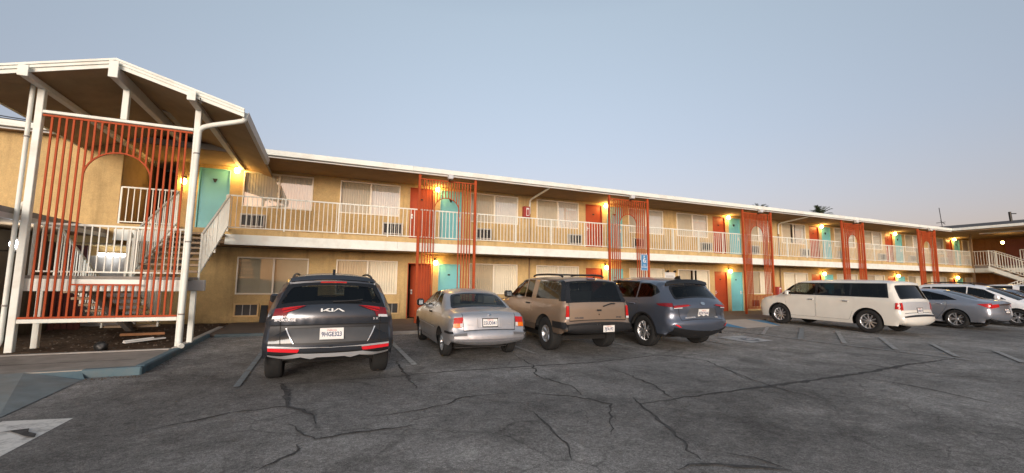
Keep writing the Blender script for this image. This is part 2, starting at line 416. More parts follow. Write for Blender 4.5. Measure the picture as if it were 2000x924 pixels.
def asphalt():
    m, nt, b = _new_mat('old_asphalt')
    N = nt.nodes.new; L = nt.links.new
    tc = N("ShaderNodeTexCoord"); P = tc.outputs["Object"]
    def noise(scale, detail=6, rough=0.6, dist=0.0):
        n = N("ShaderNodeTexNoise"); n.inputs["Scale"].default_value = scale; n.inputs["Detail"].default_value = detail
        n.inputs["Roughness"].default_value = rough; n.inputs["Distortion"].default_value = dist
        L(P, n.inputs["Vector"]); return n.outputs["Fac"]
    def mr(src, a, b_, c, d):
        r = N("ShaderNodeMapRange"); L(src, r.inputs[0])
        for i, v in zip((1, 2, 3, 4), (a, b_, c, d)): r.inputs[i].default_value = v
        return r.outputs[0]
    def mul(a, b_):
        x = N("ShaderNodeMath"); x.operation = 'MULTIPLY'; L(a, x.inputs[0]); L(b_, x.inputs[1]); return x.outputs[0]
    big = mr(noise(0.16, 5, 0.6), 0.36, 0.64, 0.62, 1.30)
    mid = mr(noise(1.1, 8, 0.7, 0.6), 0.3, 0.7, 0.66, 1.28)
    fine = mr(noise(34.0, 4, 0.85), 0.3, 0.7, 0.45, 1.6)
    grit = mr(noise(90.0, 3, 0.85), 0.35, 0.68, 0.5, 1.6)
    lumps = mr(noise(13.0, 5, 0.8), 0.3, 0.7, 0.62, 1.40)
    patch = mr(noise(3.6, 5, 0.7, 0.3), 0.3, 0.7, 0.78, 1.22)
    stain = mr(noise(0.55, 8, 0.75, 1.0), 0.52, 0.70, 1.0, 0.55)
    val = mul(mul(mul(mul(mul(mul(big, mid), fine), grit), stain), lumps), patch)
    # hairline crazing
    n = N("ShaderNodeTexNoise"); n.inputs["Scale"].default_value = 1.7; n.inputs["Detail"].default_value = 5; L(P, n.inputs["Vector"])
    va = N("ShaderNodeVectorMath"); va.operation = 'MULTIPLY_ADD'; L(n.outputs["Color"], va.inputs[0]); va.inputs[1].default_value = (0.55, 0.55, 0); L(P, va.inputs[2])
    vo = N("ShaderNodeTexVoronoi"); vo.feature = 'DISTANCE_TO_EDGE'; vo.inputs["Scale"].default_value = 0.8; L(va.outputs[0], vo.inputs["Vector"])
    crack = mr(vo.outputs["Distance"], 0.003, 0.014, 0.68, 1.0)
    vf = N("ShaderNodeTexVoronoi"); vf.feature = 'DISTANCE_TO_EDGE'; vf.inputs["Scale"].default_value = 2.3; L(va.outputs[0], vf.inputs["Vector"])
    fcr = mr(vf.outputs["Distance"], 0.004, 0.03, 0.66, 1.0)
    fmk = mr(noise(0.5, 4, 0.6), 0.50, 0.62, 0, 1)
    fmx = N("ShaderNodeMix"); fmx.data_type = 'FLOAT'; L(fmk, fmx.inputs[0]); L(fcr, fmx.inputs[3]); fmx.inputs[2].default_value = 1.0
    val = mul(val, fmx.outputs[0])
    cm = mr(noise(0.35, 3, 0.5), 0.46, 0.58, 0, 1)
    cmx = N("ShaderNodeMix"); cmx.data_type = 'FLOAT'; L(cm, cmx.inputs[0]); L(crack, cmx.inputs[3]); cmx.inputs[2].default_value = 1.0
    val = mul(val, cmx.outputs[0])
    mx = N("ShaderNodeMix"); mx.data_type = 'RGBA'; mx.blend_type = 'MULTIPLY'; mx.inputs["Factor"].default_value = 1
    mx.inputs["A"].default_value = (0.232, 0.224, 0.213, 1); L(val, mx.inputs["B"])
    L(mx.outputs["Result"], b.inputs["Base Color"])
    L(mr(noise(0.8, 5), 0.3, 0.7, 0.72, 0.95), b.inputs["Roughness"]); b.inputs["Specular IOR Level"].default_value = 0.3
    bp = N("ShaderNodeBump"); bp.inputs["Strength"].default_value = 0.7; bp.inputs["Distance"].default_value = 0.008
    L(mul(fine, grit), bp.inputs["Height"]); L(bp.outputs[0], b.inputs["Normal"])
    return m
M['asphalt'] = asphalt()

def paint_mat(name, col, worn=0.5, scale=7.0):
    """road paint worn through to the asphalt"""
    m, nt, b = _new_mat(name)
    N = nt.nodes.new; L = nt.links.new
    tc = N("ShaderNodeTexCoord")
    n = N("ShaderNodeTexNoise"); n.inputs["Scale"].default_value = scale; n.inputs["Detail"].default_value = 9; n.inputs["Roughness"].default_value = 0.75
    L(tc.outputs["Object"], n.inputs["Vector"])
    r = N("ShaderNodeMapRange"); r.inputs[1].default_value = worn - 0.12; r.inputs[2].default_value = worn + 0.12; r.inputs[3].default_value = 1; r.inputs[4].default_value = 0
    L(n.outputs["Fac"], r.inputs[0])
    mx = N("ShaderNodeMix"); mx.data_type = 'RGBA'; L(r.outputs[0], mx.inputs["Factor"])
    mx.inputs["A"].default_value = (0.15, 0.145, 0.14, 1); mx.inputs["B"].default_value = (*col, 1)
    L(mx.outputs["Result"], b.inputs["Base Color"]); b.inputs["Roughness"].default_value = 0.85; b.inputs["Specular IOR Level"].default_value = 0.2
    return m
M['line_white'] = paint_mat('worn_white_line', (0.48, 0.47, 0.44), 0.60)
M['line_faint'] = paint_mat('faint_white_line', (0.33, 0.33, 0.32), 0.56)
M['line_blue'] = paint_mat('worn_blue_line', (0.205, 0.235, 0.25), 0.53)
M['patch_white'] = paint_mat('worn_white_block', (0.62, 0.60, 0.56), 0.60, 5.0)
M['sym_white'] = paint_mat('faded_symbol_white', (0.42, 0.43, 0.44), 0.56, 4.0)
M['sym_blue'] = paint_mat('faded_symbol_blue', (0.10, 0.15, 0.20), 0.55, 4.0)
M['tar'] = noise_mat('crack_tar', (0.060, 0.058, 0.056), 0.9, 0.4, 14.0, 0.4, 60, dirt=(0.12, 0.115, 0.11), dirt_scale=9.0, dirt_amt=1.0, spec=0.2)

ys = [-700, -60, -20, -7.2, -6, -4.8, -3.6, -2.4, 20, 900]
xs = [-700, -20, 0, 20, 50, 900]
vs = [(x, y, lot_z(y)) for y in ys for x in xs]; nx = len(xs)
fs = [(j * nx + i, j * nx + i + 1, (j + 1) * nx + i + 1, (j + 1) * nx + i) for j in range(len(ys) - 1) for i in range(nx - 1)]
g = MB().use(M['asphalt']).add(vs, fs).build('ground'); tag(g, 'grey cracked asphalt parking lot', 'ground', kind='structure')

def strip(name, pts, w, mat, lift=0.004, jitter=0.0, taper=False, parent=None):
    """a painted or sealed line lying on the lot"""
    P = []
    for (x0, y0), (x1, y1) in zip(pts[:-1], pts[1:]):
        n = max(2, int(math.hypot(x1 - x0, y1 - y0) / (0.10 if jitter else 0.4)))
        for i in range(n): t = i / n; P.append((x0 + (x1 - x0) * t, y0 + (y1 - y0) * t))
    P.append(pts[-1])
    rnd = random.Random(str(pts[0]) + name)
    if jitter: P = [(x + rnd.gauss(0, jitter), y + rnd.gauss(0, jitter)) for x, y in P]
    vs = []; fs = []; k = len(P)
    for i, (x, y) in enumerate(P):
        x0, y0 = P[max(0, i - 1)]; x1, y1 = P[min(k - 1, i + 1)]
        d = math.hypot(x1 - x0, y1 - y0) or 1; nx_, ny_ = -(y1 - y0) / d, (x1 - x0) / d
        ww = w / 2 * ((0.55 + 0.9 * rnd.random()) if jitter else 1)
        if taper: ww *= min(1, 0.15 + 3.0 * min(i, k - 1 - i) / k)
        for s_ in (-1, 1): vs.append((x + nx_ * ww * s_, y + ny_ * ww * s_, lot_z(y) + lift))
        if i: fs.append((2 * i - 2, 2 * i - 1, 2 * i + 1, 2 * i))
    o = MB().use(mat).add(vs, fs).build(name, parent)
    return o

CRACKS = [
 [(-0.30,-7.75),(0.30,-7.66),(1.06,-7.67),(1.92,-7.57),(3.22,-7.63),(4.00,-7.66),(4.80,-7.73),(5.66,-7.63),(6.62,-7.52),(7.00,-7.72),(7.19,-8.36),(6.86,-9.07),(6.32,-10.14)],
 [(3.81,-10.38),(4.27,-10.35),(4.73,-10.34),(6.32,-10.31),(8.56,-10.26),(10.81,-10.08),(12.88,-10.03)],
 [(3.97,-10.04),(3.81,-10.38),(3.58,-11.05),(3.29,-11.67),(3.16,-12.00)],
 [(2.51,-9.26),(2.88,-9.48),(3.24,-9.77),(3.47,-10.25),(3.03,-10.83),(2.79,-11.17)],
 [(2.38,-10.18),(2.29,-10.73),(2.20,-11.31),(2.09,-11.57)],
 [(8.41,-10.33),(8.53,-11.22),(8.22,-12.38)],
 [(9.91,-8.83),(9.91,-9.92),(10.20,-10.86),(10.20,-11.78)],
 [(-0.85,-8.94),(-0.64,-8.91),(-0.34,-8.87),(-0.09,-9.22),(0.00,-9.46),(0.03,-9.72)],
 [(-0.27,-9.56),(-0.08,-10.04),(0.03,-10.22),(0.29,-10.17),(0.66,-10.17),(1.07,-10.16)],
 [(-0.41,-10.81),(-0.35,-10.71),(-0.24,-10.62),(-0.13,-10.51),(-0.12,-10.31),(-0.03,-10.21)],
 [(0.40,-9.65),(0.73,-9.68),(1.02,-9.65),(1.53,-9.50),(1.77,-9.26),(2.51,-9.26)],
 [(-1.71,-9.32),(-1.41,-9.27),(-1.21,-9.15),(-1.01,-9.00),(-0.65,-8.89)],
 [(3.80,-6.31),(3.64,-7.63),(3.33,-8.44),(3.48,-9.24),(3.33,-9.94)],
 [(4.84,-8.32),(4.82,-8.99),(4.68,-9.70),(4.34,-10.46)],
 [(2.77,-12.07),(2.97,-12.04),(3.28,-12.17),(3.69,-12.44)],
 [(3.48,-11.95),(3.63,-12.14),(3.68,-12.41)],
 [(-0.50,-7.53),(-0.39,-8.18),(-0.33,-8.66),(-0.30,-8.91)],
 [(1.35,-6.26),(1.35,-7.14),(1.33,-7.61),(1.32,-8.59)],
 [(6.86,-9.07),(6.69,-9.47),(6.45,-10.00),(6.30,-10.64),(6.28,-11.34)],
 [(-2.84,-8.88),(-2.70,-8.88),(-2.45,-9.17)],
]
CW = [.045, .10, .045, .03, .03, .03, .025, .05, .03, .03, .025, .03, .03, .03, .05, .03, .11, .05, .03, .10]
for i, (c, w) in enumerate(zip(CRACKS, CW)):
    strip('asphalt_crack', c, w * 0.85, M['tar'], 0.004 + 0.0004 * i, jitter=0.016, taper=True, parent=g)

def flat(name, poly, mat, z=None, lift=0.004, parent=None):
    vs = [(x, y, (lot_z(y) if z is None else z) + lift) for x, y in poly]
    return MB().use(mat).add(vs, [tuple(range(len(vs)))]).build(name, parent)

# painted bay lines
for il, (pts, w, mt) in enumerate([([(1.62, -3.3), (1.62, -6.85)], 0.10, 'line_white'), ([(-1.08, -3.2), (-1.06, -5.5), (-1.05, -7.6)], 0.085, 'line_blue'),
                   ([(4.25, -3.2), (4.25, -6.6)], 0.09, 'line_faint'), ([(6.85, -3.2), (6.85, -6.6)], 0.09, 'line_faint'), ([(9.6, -3.2), (9.6, -6.9)], 0.09, 'line_faint'),
                   ([(14.82, -4.15), (12.43, -5.71)], 0.11, 'line_faint'), ([(15.72, -4.79), (12.35, -6.9)], 0.13, 'line_blue'), ([(15.9, -5.83), (12.8, -7.78)], 0.11, 'line_faint'),
                   ([(15.38, -7.32), (12.84, -8.89)], 0.11, 'line_faint'), ([(15.05, -8.65), (12.92, -9.97)], 0.11, 'line_faint'), ([(14.97, -9.88), (13.26, -10.86)], 0.11, 'line_faint'),
                   ([(12.35, -4.6), (12.6, -10.3)], 0.09, 'line_faint'), 
                   ([(20.1, -3.4), (20.1, -7.4)], 0.09, 'line_faint'), ([(24.0, -3.4), (24.0, -7.4)], 0.09, 'line_faint')]):
    strip('parking_line', pts, w, M[mt], 0.0135 + 0.0007 * il, parent=g)
flat('white_block_marking', [(-3.05, -8.42), (-2.43, -8.55), (-2.46, -9.66), (-3.1, -9.9)], M['patch_white'], parent=g, lift=0.0025)
sym = flat('symbol_panel', [(10.45, -5.75), (11.5, -5.68), (11.45, -6.75), (10.4, -6.85)], M['sym_white'], parent=g, lift=0.0125)
mb = MB().use(M['sym_blue'])
def ring(cx, cy, r0, r1, a0, a1, z, n=18):
    vs = []; fs = []
    for i in range(n + 1):
        a = a0 + (a1 - a0) * i / n
        vs += [(cx + r0 * math.cos(a), cy + r0 * math.sin(a), z), (cx + r1 * math.cos(a), cy + r1 * math.sin(a), z)]
        if i: fs.append((2 * i - 2, 2 * i - 1, 2 * i + 1, 2 * i))
    return vs, fs
zz = lot_z(-6.3) + 0.0175
mb.add(*ring(10.95, -6.42, 0.16, 0.23, RAD(100), RAD(380), zz)); mb.add(*ring(10.90, -5.90, 0.0, 0.06, 0, 2 * math.pi, zz))
mb.add([(10.87, -6.35, zz), (10.93, -6.35, zz), (10.93, -6.0, zz), (10.87, -6.0, zz)], [(0, 1, 2, 3)])
mb.add([(10.93, -6.3, zz), (11.12, -6.3, zz), (11.12, -6.24, zz), (10.93, -6.24, zz)], [(0, 1, 2, 3)])
mb.build('wheelchair_symbol', g)

# ------------------------------------------------------------------ walkway, kerbs, ramps, the pad under the stair
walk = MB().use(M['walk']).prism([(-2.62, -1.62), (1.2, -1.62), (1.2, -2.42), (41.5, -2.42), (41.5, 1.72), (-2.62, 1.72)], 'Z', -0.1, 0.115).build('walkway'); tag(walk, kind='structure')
k = MB().use(M['kerb']); k.bbox((1.17, -2.56, 0.0), (13.25, -2.41, 0.128), 0.02); k.build('kerb', walk)
k = MB().use(M['kerb']); k.bbox((17.1, -2.56, 0.0), (41.5, -2.41, 0.128), 0.02); k.build('kerb', walk)
k = MB().use(M['kerblow']); k.bbox((-2.45, -1.75, 0.0), (1.17, -1.61, 0.119), 0.02); k.build('kerb', walk)
k = MB().use(M['kerb']); k.bbox((0.6, -1.76, 0.0), (0.9, -1.60, 0.122), 0.02); k.build('kerb', walk)
# built-up kerb ramp with blue flared sides
ramp = MB().use(M['rampconc']).add([(13.55, -4.3, 0.036), (15.5, -4.15, 0.038), (15.9, -2.40, 0.132), (14.1, -2.40, 0.132)], [(0, 1, 2, 3)])
ramp.use(M['rampblue']).add([(15.5, -4.15, 0.038), (15.62, -4.05, 0.036), (17.15, -2.40, 0.058), (15.9, -2.40, 0.132)], [(0, 1, 2, 3)])
ramp.add([(13.55, -4.3, 0.036), (14.1, -2.40, 0.132), (13.2, -2.40, 0.058), (13.4, -4.2, 0.036)], [(0, 1, 2, 3)])
ro = ramp.build('kerb_ramp'); tag(ro, kind='structure')
# concrete pad at the stair, kerb painted blue, soil behind
pad = MB().use(M['concrete']); pad.prism([(-12, -6.15), (-3.32, -6.15), (-2.60, -6.15), (-2.60, -4.15), (-12, -4.15)], 'Z', -0.1, 0.13)
po = pad.build('concrete_pad'); tag(po, kind='structure')
k = MB().use(M['kerbblue']); k.bbox((-3.30, -6.19, -0.05), (-2.56, -6.05, 0.136), 0.02); k.build('kerb', po)
k = MB().use(M['kerbblue']); k.bbox((-2.70, -6.05, -0.05), (-2.556, -1.62, 0.137), 0.02); k.build('kerb', po)
k = MB().use(M['kerb']); k.bbox((-2.735, -4.1, 0.0), (-2.60, 0.2, 0.142), 0.015); k.build('kerb', po)
k = MB().use(M['kerb']); k.bbox((-12, -4.26, 0.0), (-2.72, -4.12, 0.142), 0.015); k.build('kerb', po)
j = MB().use(M['dark']); j.box((-12, -5.33, 0.12), (-2.9, -5.315, 0.1325)); j.build('joint', po)
ap = MB().use(M['apron']).add([(-12, -6.15, 0.131), (-3.95, -6.15, 0.131), (-3.22, -6.2, 0.012), (-3.15, -8.3, 0.006), (-12, -8.6, 0.006)], [(0, 1, 2, 3, 4)])
ao = ap.build('entrance_ramp'); tag(ao, kind='structure')
bl = MB().use(M['kerbblue']).add([(-3.98, -6.12, 0.1345), (-3.32, -6.12, 0.1345), (-3.20, -6.3, 0.012), (-3.30, -6.45, 0.016)], [(0, 1, 2, 3)]); bl.build('painted_edge', ao)
# soil bed under the stair (uneven)
rnd = random.Random(3); nxx, nyy = 30, 26; vs = []; fs = []
for jy in range(nyy + 1):
    for ix in range(nxx + 1):
        x = -9.0 + (6.3) * ix / nxx; y = -4.15 + 5.85 * jy / nyy
        vs.append((x, y, 0.10 + 0.05 * rnd.random() * (0 if ix in (0, nxx) or jy in (0, nyy) else 1)))
for jy in range(nyy):
    for ix in range(nxx): a = jy * (nxx + 1) + ix; fs.append((a, a + 1, a + nxx + 2, a + nxx + 1))
so = MB().use(M['soil']).add(vs, fs, True).build('soil_bed'); tag(so, kind='structure')

# grit and small stones on the soil and along the kerbs
rnd = random.Random(11); pb = MB().use(noise_mat('pebbles', (0.11, 0.085, 0.065), 0.95, 0.5, 12))
def pebble(x, y, z, r):
    vs = [(x + r * rnd.uniform(.7, 1.2), y, z), (x - r * rnd.uniform(.7, 1.2), y, z), (x, y + r * rnd.uniform(.6, 1.1), z), (x, y - r * rnd.uniform(.6, 1.1), z), (x, y, z + r * rnd.uniform(.4, .9)), (x, y, z - r * 0.5)]
    pb.add(vs, [(0, 2, 4), (2, 1, 4), (1, 3, 4), (3, 0, 4), (2, 0, 5), (1, 2, 5), (3, 1, 5), (0, 3, 5)])
for _ in range(380): pebble(rnd.uniform(-6.5, -2.8), rnd.uniform(-4.05, 1.2), 0.135, rnd.uniform(0.006, 0.03))
for _ in range(260): pebble(rnd.gauss(-2.49, 0.05), rnd.uniform(-6.1, -1.8), 0.025, rnd.uniform(0.004, 0.014))
for _ in range(200): pebble(rnd.uniform(-4.0, -2.5), rnd.gauss(-6.32, 0.06), 0.012, rnd.uniform(0.004, 0.014))
for _ in range(500): pebble(rnd.uniform(-2.4, 13.0), -2.62 + rnd.gauss(0, 0.05) if rnd.random() < 0.6 else rnd.uniform(-9, -3), 0.05, rnd.uniform(0.004, 0.013))
tag(pb.build('loose_grit'), 'loose grit and small stones along the kerbs', 'grit', kind='stuff')

# ------------------------------------------------------------------ the motel
MOD, S0, NMOD = 7.98, 2.94, 6
WY = 1.70                       # wall plane; the balcony edge and the lattice screens stand on y = 0
X_END = 47.5
ORD = ['first', 'second', 'third', 'fourth', 'fifth', 'sixth', 'seventh']
motel = thing('motel_building', 'long two storey tan stucco motel with a white edged balcony and flat roof', 'building', (0, WY, 0))
def mp(mb, name, parent=motel):            # meshes are built in world coordinates and parented without moving
    o = mb.build(name, parent)
    off = Vector((0, WY, 0)) if parent is motel else Vector((0, 0, 0))
    o.location = o.location - off
    return o

DZ = {0: (0.12, 2.20), 1: (3.03, 5.13)}
WZ = {0: (1.022, 2.258), 1: (3.945, 5.148)}
doors = []; windows = []
for k in range(-1, NMOD):
    s = S0 + MOD * k
    for fl in (0, 1):
        if k >= 0: doors.append((s + 0.0, s + 0.91, fl, 'reddoor', k))
        if k >= 0 or fl == 1: doors.append((s + 1.19, s + 2.06, fl, 'teal', k))
        windows.append((s + 2.43, s + 4.57, fl, k, 'A'))
        if k < NMOD - 1: windows.append((s + 5.46, s + 7.60, fl, k, 'B'))

def wall_with_openings(name, x0, x1, z0, z1, ops, mat, depth=0.14, y=WY, parent=motel):
    xs_ = sorted({x0, x1, *[v for o in ops for v in o[:2]]}); zs_ = sorted({z0, z1, *[min(z1, max(z0, v)) for o in ops for v in o[2:4]]})
    mb = MB().use(mat)
    for xa, xb in zip(xs_[:-1], xs_[1:]):
        for za, zb in zip(zs_[:-1], zs_[1:]):
            cx, cz = (xa + xb) / 2, (za + zb) / 2
            if any(o[0] < cx < o[1] and o[2] < cz < o[3] for o in ops): continue
            mb.add([(xa, y, za), (xb, y, za), (xb, y, zb), (xa, y, zb)], [(0, 1, 2, 3)])
    for a, b, c, d in ops:
        for q in ([(a, y, c), (a, y + depth, c), (a, y + depth, d), (a, y, d)], [(b, y, c), (b, y, d), (b, y + depth, d), (b, y + depth, c)],
                  [(a, y, d), (a, y + depth, d), (b, y + depth, d), (b, y, d)], [(a, y, c), (b, y, c), (b, y + depth, c), (a, y + depth, c)]): mb.add(q, [(0, 1, 2, 3)])
    me = mb.mesh(name)
    o = link(name, me, parent)
    if parent is motel: o.location = (0, -WY, 0)
    return o

for fl, z0, z1 in ((0, 0.0, 2.56), (1, 2.9, 5.26)):
    ops = [(a, b, *DZ[fl]) for a, b, f, m_, k in doors if f == fl] + [(a, b, *WZ[fl]) for a, b, f, k, t in windows if f == fl]
    wall_with_openings('wall', -4.42 if fl else -7.4, X_END, z0, z1, ops, M['stucco'])
# rooms behind the openings
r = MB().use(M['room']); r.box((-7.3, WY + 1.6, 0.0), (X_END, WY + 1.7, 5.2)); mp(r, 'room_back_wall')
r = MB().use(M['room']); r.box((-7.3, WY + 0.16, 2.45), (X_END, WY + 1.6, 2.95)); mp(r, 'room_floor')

b = MB().use(M['soffit']); b.box((-5.249, 0.14, 3.001), (-5.235, WY + 1.6, 5.24)); mp(b, 'passage_shade_panel')  # added dark sheet: the unlit passage's shade put into colour on its left wall
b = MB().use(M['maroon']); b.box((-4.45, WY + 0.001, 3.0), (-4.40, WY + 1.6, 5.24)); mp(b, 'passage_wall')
b = MB().use(M['soffit']); b.box((-5.25, WY + 0.001, 2.9), (-4.46, WY + 1.6, 3.0)); mp(b, 'passage_floor')
# roof, eaves
rf = MB().use(M['rooftop']); rf.box((-13, -0.20, 5.27), (X_END + 1, 11.0, 5.43)); mp(rf, 'roof')
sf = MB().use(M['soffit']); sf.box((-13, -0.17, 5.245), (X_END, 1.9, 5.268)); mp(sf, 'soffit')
def boards(name, x0, x1, n, lo, hi, mat, r=0.008, dy=0.0015):
    for i in range(n):
        a, b_ = x0 + (x1 - x0) * i / n, x0 + (x1 - x0) * (i + 1) / n; q = dy * (i % 3); o = MB().use(M[mat]); o.bbox((a + 0.002, lo[0] - q, lo[1] + q), (b_ - 0.002, hi[0], hi[1] - q), r); mp(o, name)
boards('fascia_board', -1.86, 38.9, 9, (-0.26, 5.30), (-0.202, 5.468), 'white')
fa = MB().use(M['white']); fa.bbox((-13, -0.26, 5.30), (-6.05, -0.202, 5.468), 0.008); mp(fa, 'fascia')
boards('eave_trim', -1.86, 38.9, 11, (-0.20, 5.235), (-0.16, 5.292), 'gutter', 0.006)
fb = MB().use(M['gutter']); fb.bbox((-13, -0.20, 5.235), (-6.05, -0.16, 5.292), 0.006); mp(fb, 'eave_trim')
# balcony
sl = MB().use(M['stucco']); sl.box((-5.25, 0.02, 2.70), (X_END, WY - 0.002, 3.0)); so_ = mp(sl, 'balcony_slab')
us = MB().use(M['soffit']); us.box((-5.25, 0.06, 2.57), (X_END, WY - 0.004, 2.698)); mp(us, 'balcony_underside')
for x0, x1 in ((-2.70, 41.95), (-5.25, -3.92)):
    boards('balcony_edge_board', x0, x1, max(1, int((x1 - x0) / 4.6)), (-0.035, 2.537), (0.018, 2.842), 'white', 0.01)
    be = MB().use(M['white']); be.bbox((x0, -0.047, 2.537), (x1, -0.036, 2.60), 0.004); mp(be, 'edge_strip')

# doors
def door_meshes(w, h, mat):
    d = MB().use(mat); d.bbox((0.03, 0.0, 0.0), (w - 0.03, 0.045, h - 0.03), 0.004)
    f = MB().use(mat); f.box((0.0, -0.012, 0), (0.03, 0.06, h)); f.box((w - 0.03, -0.012, 0), (w, 0.06, h)); f.box((0.03, -0.012, h - 0.03), (w - 0.03, 0.06, h))
    return d.mesh('door'), f.mesh('door_frame')
h_ = MB().use(M['sign_white']); h_.bbox((-0.035, -0.012, -0.09), (0.035, 0, 0.09), 0.004); h_.use(M['chrome']); h_.tube([(0, -0.012, 0.0), (0, -0.055, 0.0), (0.09, -0.06, 0.0)], 0.011, 8)
HANDLE = h_.mesh('handle')
n_ = MB().use(M['lamp_metal']); n_.bbox((-0.05, -0.01, -0.03), (0.05, 0, 0.03), 0.003); PLAQUE = n_.mesh('room_number_plaque')
t_ = MB().use(M['lamp_metal']); t_.prism([(-0.07, 0.05), (0.07, 0.05), (0.02, -0.07), (-0.02, -0.07)], 'Y', -0.02, 0); ORN = t_.mesh('door_ornament')
DM = {}
for a, b, fl, mt, k in doors:
    z0, z1 = DZ[fl]; key = (round(b - a, 2), round(z1 - z0, 2), mt)
    if key not in DM: DM[key] = door_meshes(key[0], key[1], M[mt])
    dm, fm = DM[key]
    d = link('door', dm, motel, (a, 0.05, z0))
    fr = link('door_frame', fm, d); fr.location = (0, -0.045, 0)
    w = key[0]
    if fl == 0 and k == 0 and mt == 'reddoor':          # this one stands ajar
        d.location = (b, 0.05, z0); d.rotation_euler = (0, 0, RAD(-38)); bpy.data.objects.remove(fr)
        fr = link('door_frame', fm, motel, (a, 0.005, z0))
        for ob in []: pass
        me2 = dm.copy(); me2.transform(Matrix.Translation((-w, 0, 0))); d.data = me2
        hx = -w + 0.1
    else: hx = (0.09 if mt == 'reddoor' else w - 0.09)
    link('handle', HANDLE, d, (hx, -0.001, 0.98 if fl == 0 else 0.98))
    if mt == 'teal' and fl == 1: link('door_ornament', ORN, d, (w / 2, -0.001, 1.72))
    elif not (fl == 0 and k == 0 and mt == 'reddoor'): link('room_number_plaque', PLAQUE, d, (w / 2, -0.001, 1.66))

# windows
WW, WH = 2.14, {0: 1.236, 1: 1.203}
M['pane_screen'] = glass('window_pane_behind_screen', (0.74, 0.70, 0.62), 0.08, 0.05)
M['pane_low'] = glass('window_pane_lower', (0.90, 0.88, 0.82), 0.04, 0.03, wav=0.05)
def win_meshes(h):
    f = MB().use(M['winframe']); t = 0.042
    f.bbox((0, -0.025, 0), (WW, 0.05, t), 0.005); f.bbox((0, -0.025, h - t), (WW, 0.05, h), 0.005)
    f.bbox((0, -0.0245, t), (t, 0.05, h - t), 0.005); f.bbox((WW - t, -0.0245, t), (WW, 0.05, h - t), 0.005)
    f.bbox((WW / 2 - 0.03, -0.02, t), (WW / 2 + 0.03, 0.05, h - t), 0.005)
    p1 = MB().use(M['pane_screen']).add([(t, 0.032, t), (WW / 2 - .03, 0.032, t), (WW / 2 - .03, 0.032, h - t), (t, 0.032, h - t)], [(0, 1, 2, 3)])
    out = [f.mesh('window_frame'), p1.mesh('pane')]
    for mt in ('pane', 'pane_low'):
        p2 = MB().use(M[mt]).add([(WW / 2 + .03, 0.02, t), (WW - t, 0.02, t), (WW - t, 0.02, h - t), (WW / 2 + .03, 0.02, h - t)], [(0, 1, 2, 3)])
        out.append(p2.mesh('pane'))
    p3 = MB().use(M['pane']).add([(t, 0.032, t), (WW / 2 - .03, 0.032, t), (WW / 2 - .03, 0.032, h - t), (t, 0.032, h - t)], [(0, 1, 2, 3)])
    out.append(p3.mesh('pane'))
    p4 = MB().use(M['pane_low']).add([(t, 0.032, t), (WW / 2 - .03, 0.032, t), (WW / 2 - .03, 0.032, h - t), (t, 0.032, h - t)], [(0, 1, 2, 3)])
    out.append(p4.mesh('pane'))
    return out
WM = {fl: win_meshes(WH[fl]) for fl in (0, 1)}
def curtain_mesh(x0, x1, h, seed, amp=0.016, pitch=0.085, mat='curtain'):
    rnd = random.Random(seed); n = int((x1 - x0) / 0.012); vs = []; fs = []; ph = rnd.random() * 6
    for i in range(n + 1):
        x = x0 + (x1 - x0) * i / n
        a = amp * (0.7 + 0.3 * math.sin(x * 3.1 + ph)); y = 0.09 + a * math.sin(2 * math.pi * x / pitch + 0.8 * math.sin(x * 5 + ph))
        vs += [(x, y + 0.01, 0.0), (x, y, h)]
        if i: fs.append((2 * i - 2, 2 * i, 2 * i + 1, 2 * i - 1))
    return MB().use(M[mat]).add(vs, fs, True).mesh('curtain')
def blind_mesh(h):
    mb = MB().use(M['blinds']); n = int(h / 0.034)
    for i in range(n):
        z = 0.02 + (h - 0.04) * i / (n - 1)
        mb.add([(0.02, 0.10, z - 0.017), (WW - 0.02, 0.10, z - 0.017), (WW - 0.02, 0.125, z + 0.015), (0.02, 0.125, z + 0.015)], [(0, 1, 2, 3)])
    return mb.mesh('blind')
CUR = {(fl, s): curtain_mesh(0.0, WW, WH[fl], 10 * fl + s) for fl in (0, 1) for s in range(3)}
CURG = {(fl, s): [curtain_mesh(0.0, WW * (0.40 + 0.05 * s), WH[fl], 30 + s), curtain_mesh(WW * (0.58 + 0.05 * s), WW, WH[fl], 40 + s)] for fl in (0, 1) for s in range(2)}
BL = blind_mesh(WH[0])
for i, (a, b, fl, k, t) in enumerate(windows):
    z0 = WZ[fl][0]
    # the window itself, its panes, its curtain
    f = link('window', WM[fl][0], motel, (a, 0, z0))
    clear_left = (fl == 1 and k == -1 and t == 'A')
    link('pane', WM[fl][4] if clear_left else WM[fl][1] if (fl == 1 or (k + (t == 'A')) % 2) else WM[fl][5], f)
    link('pane', WM[fl][2] if fl == 1 else WM[fl][3], f)
    if fl == 0 and k == -1 and t == 'A': link('blind', BL, f)
    elif (k, t, fl) in ((2, 'B', 1), (1, 'B', 0)):
        for c in CURG[(fl, (i // 3) % 2)]: link('curtain', c, f)
    else: link('curtain', CUR[(fl, i % 3)], f)

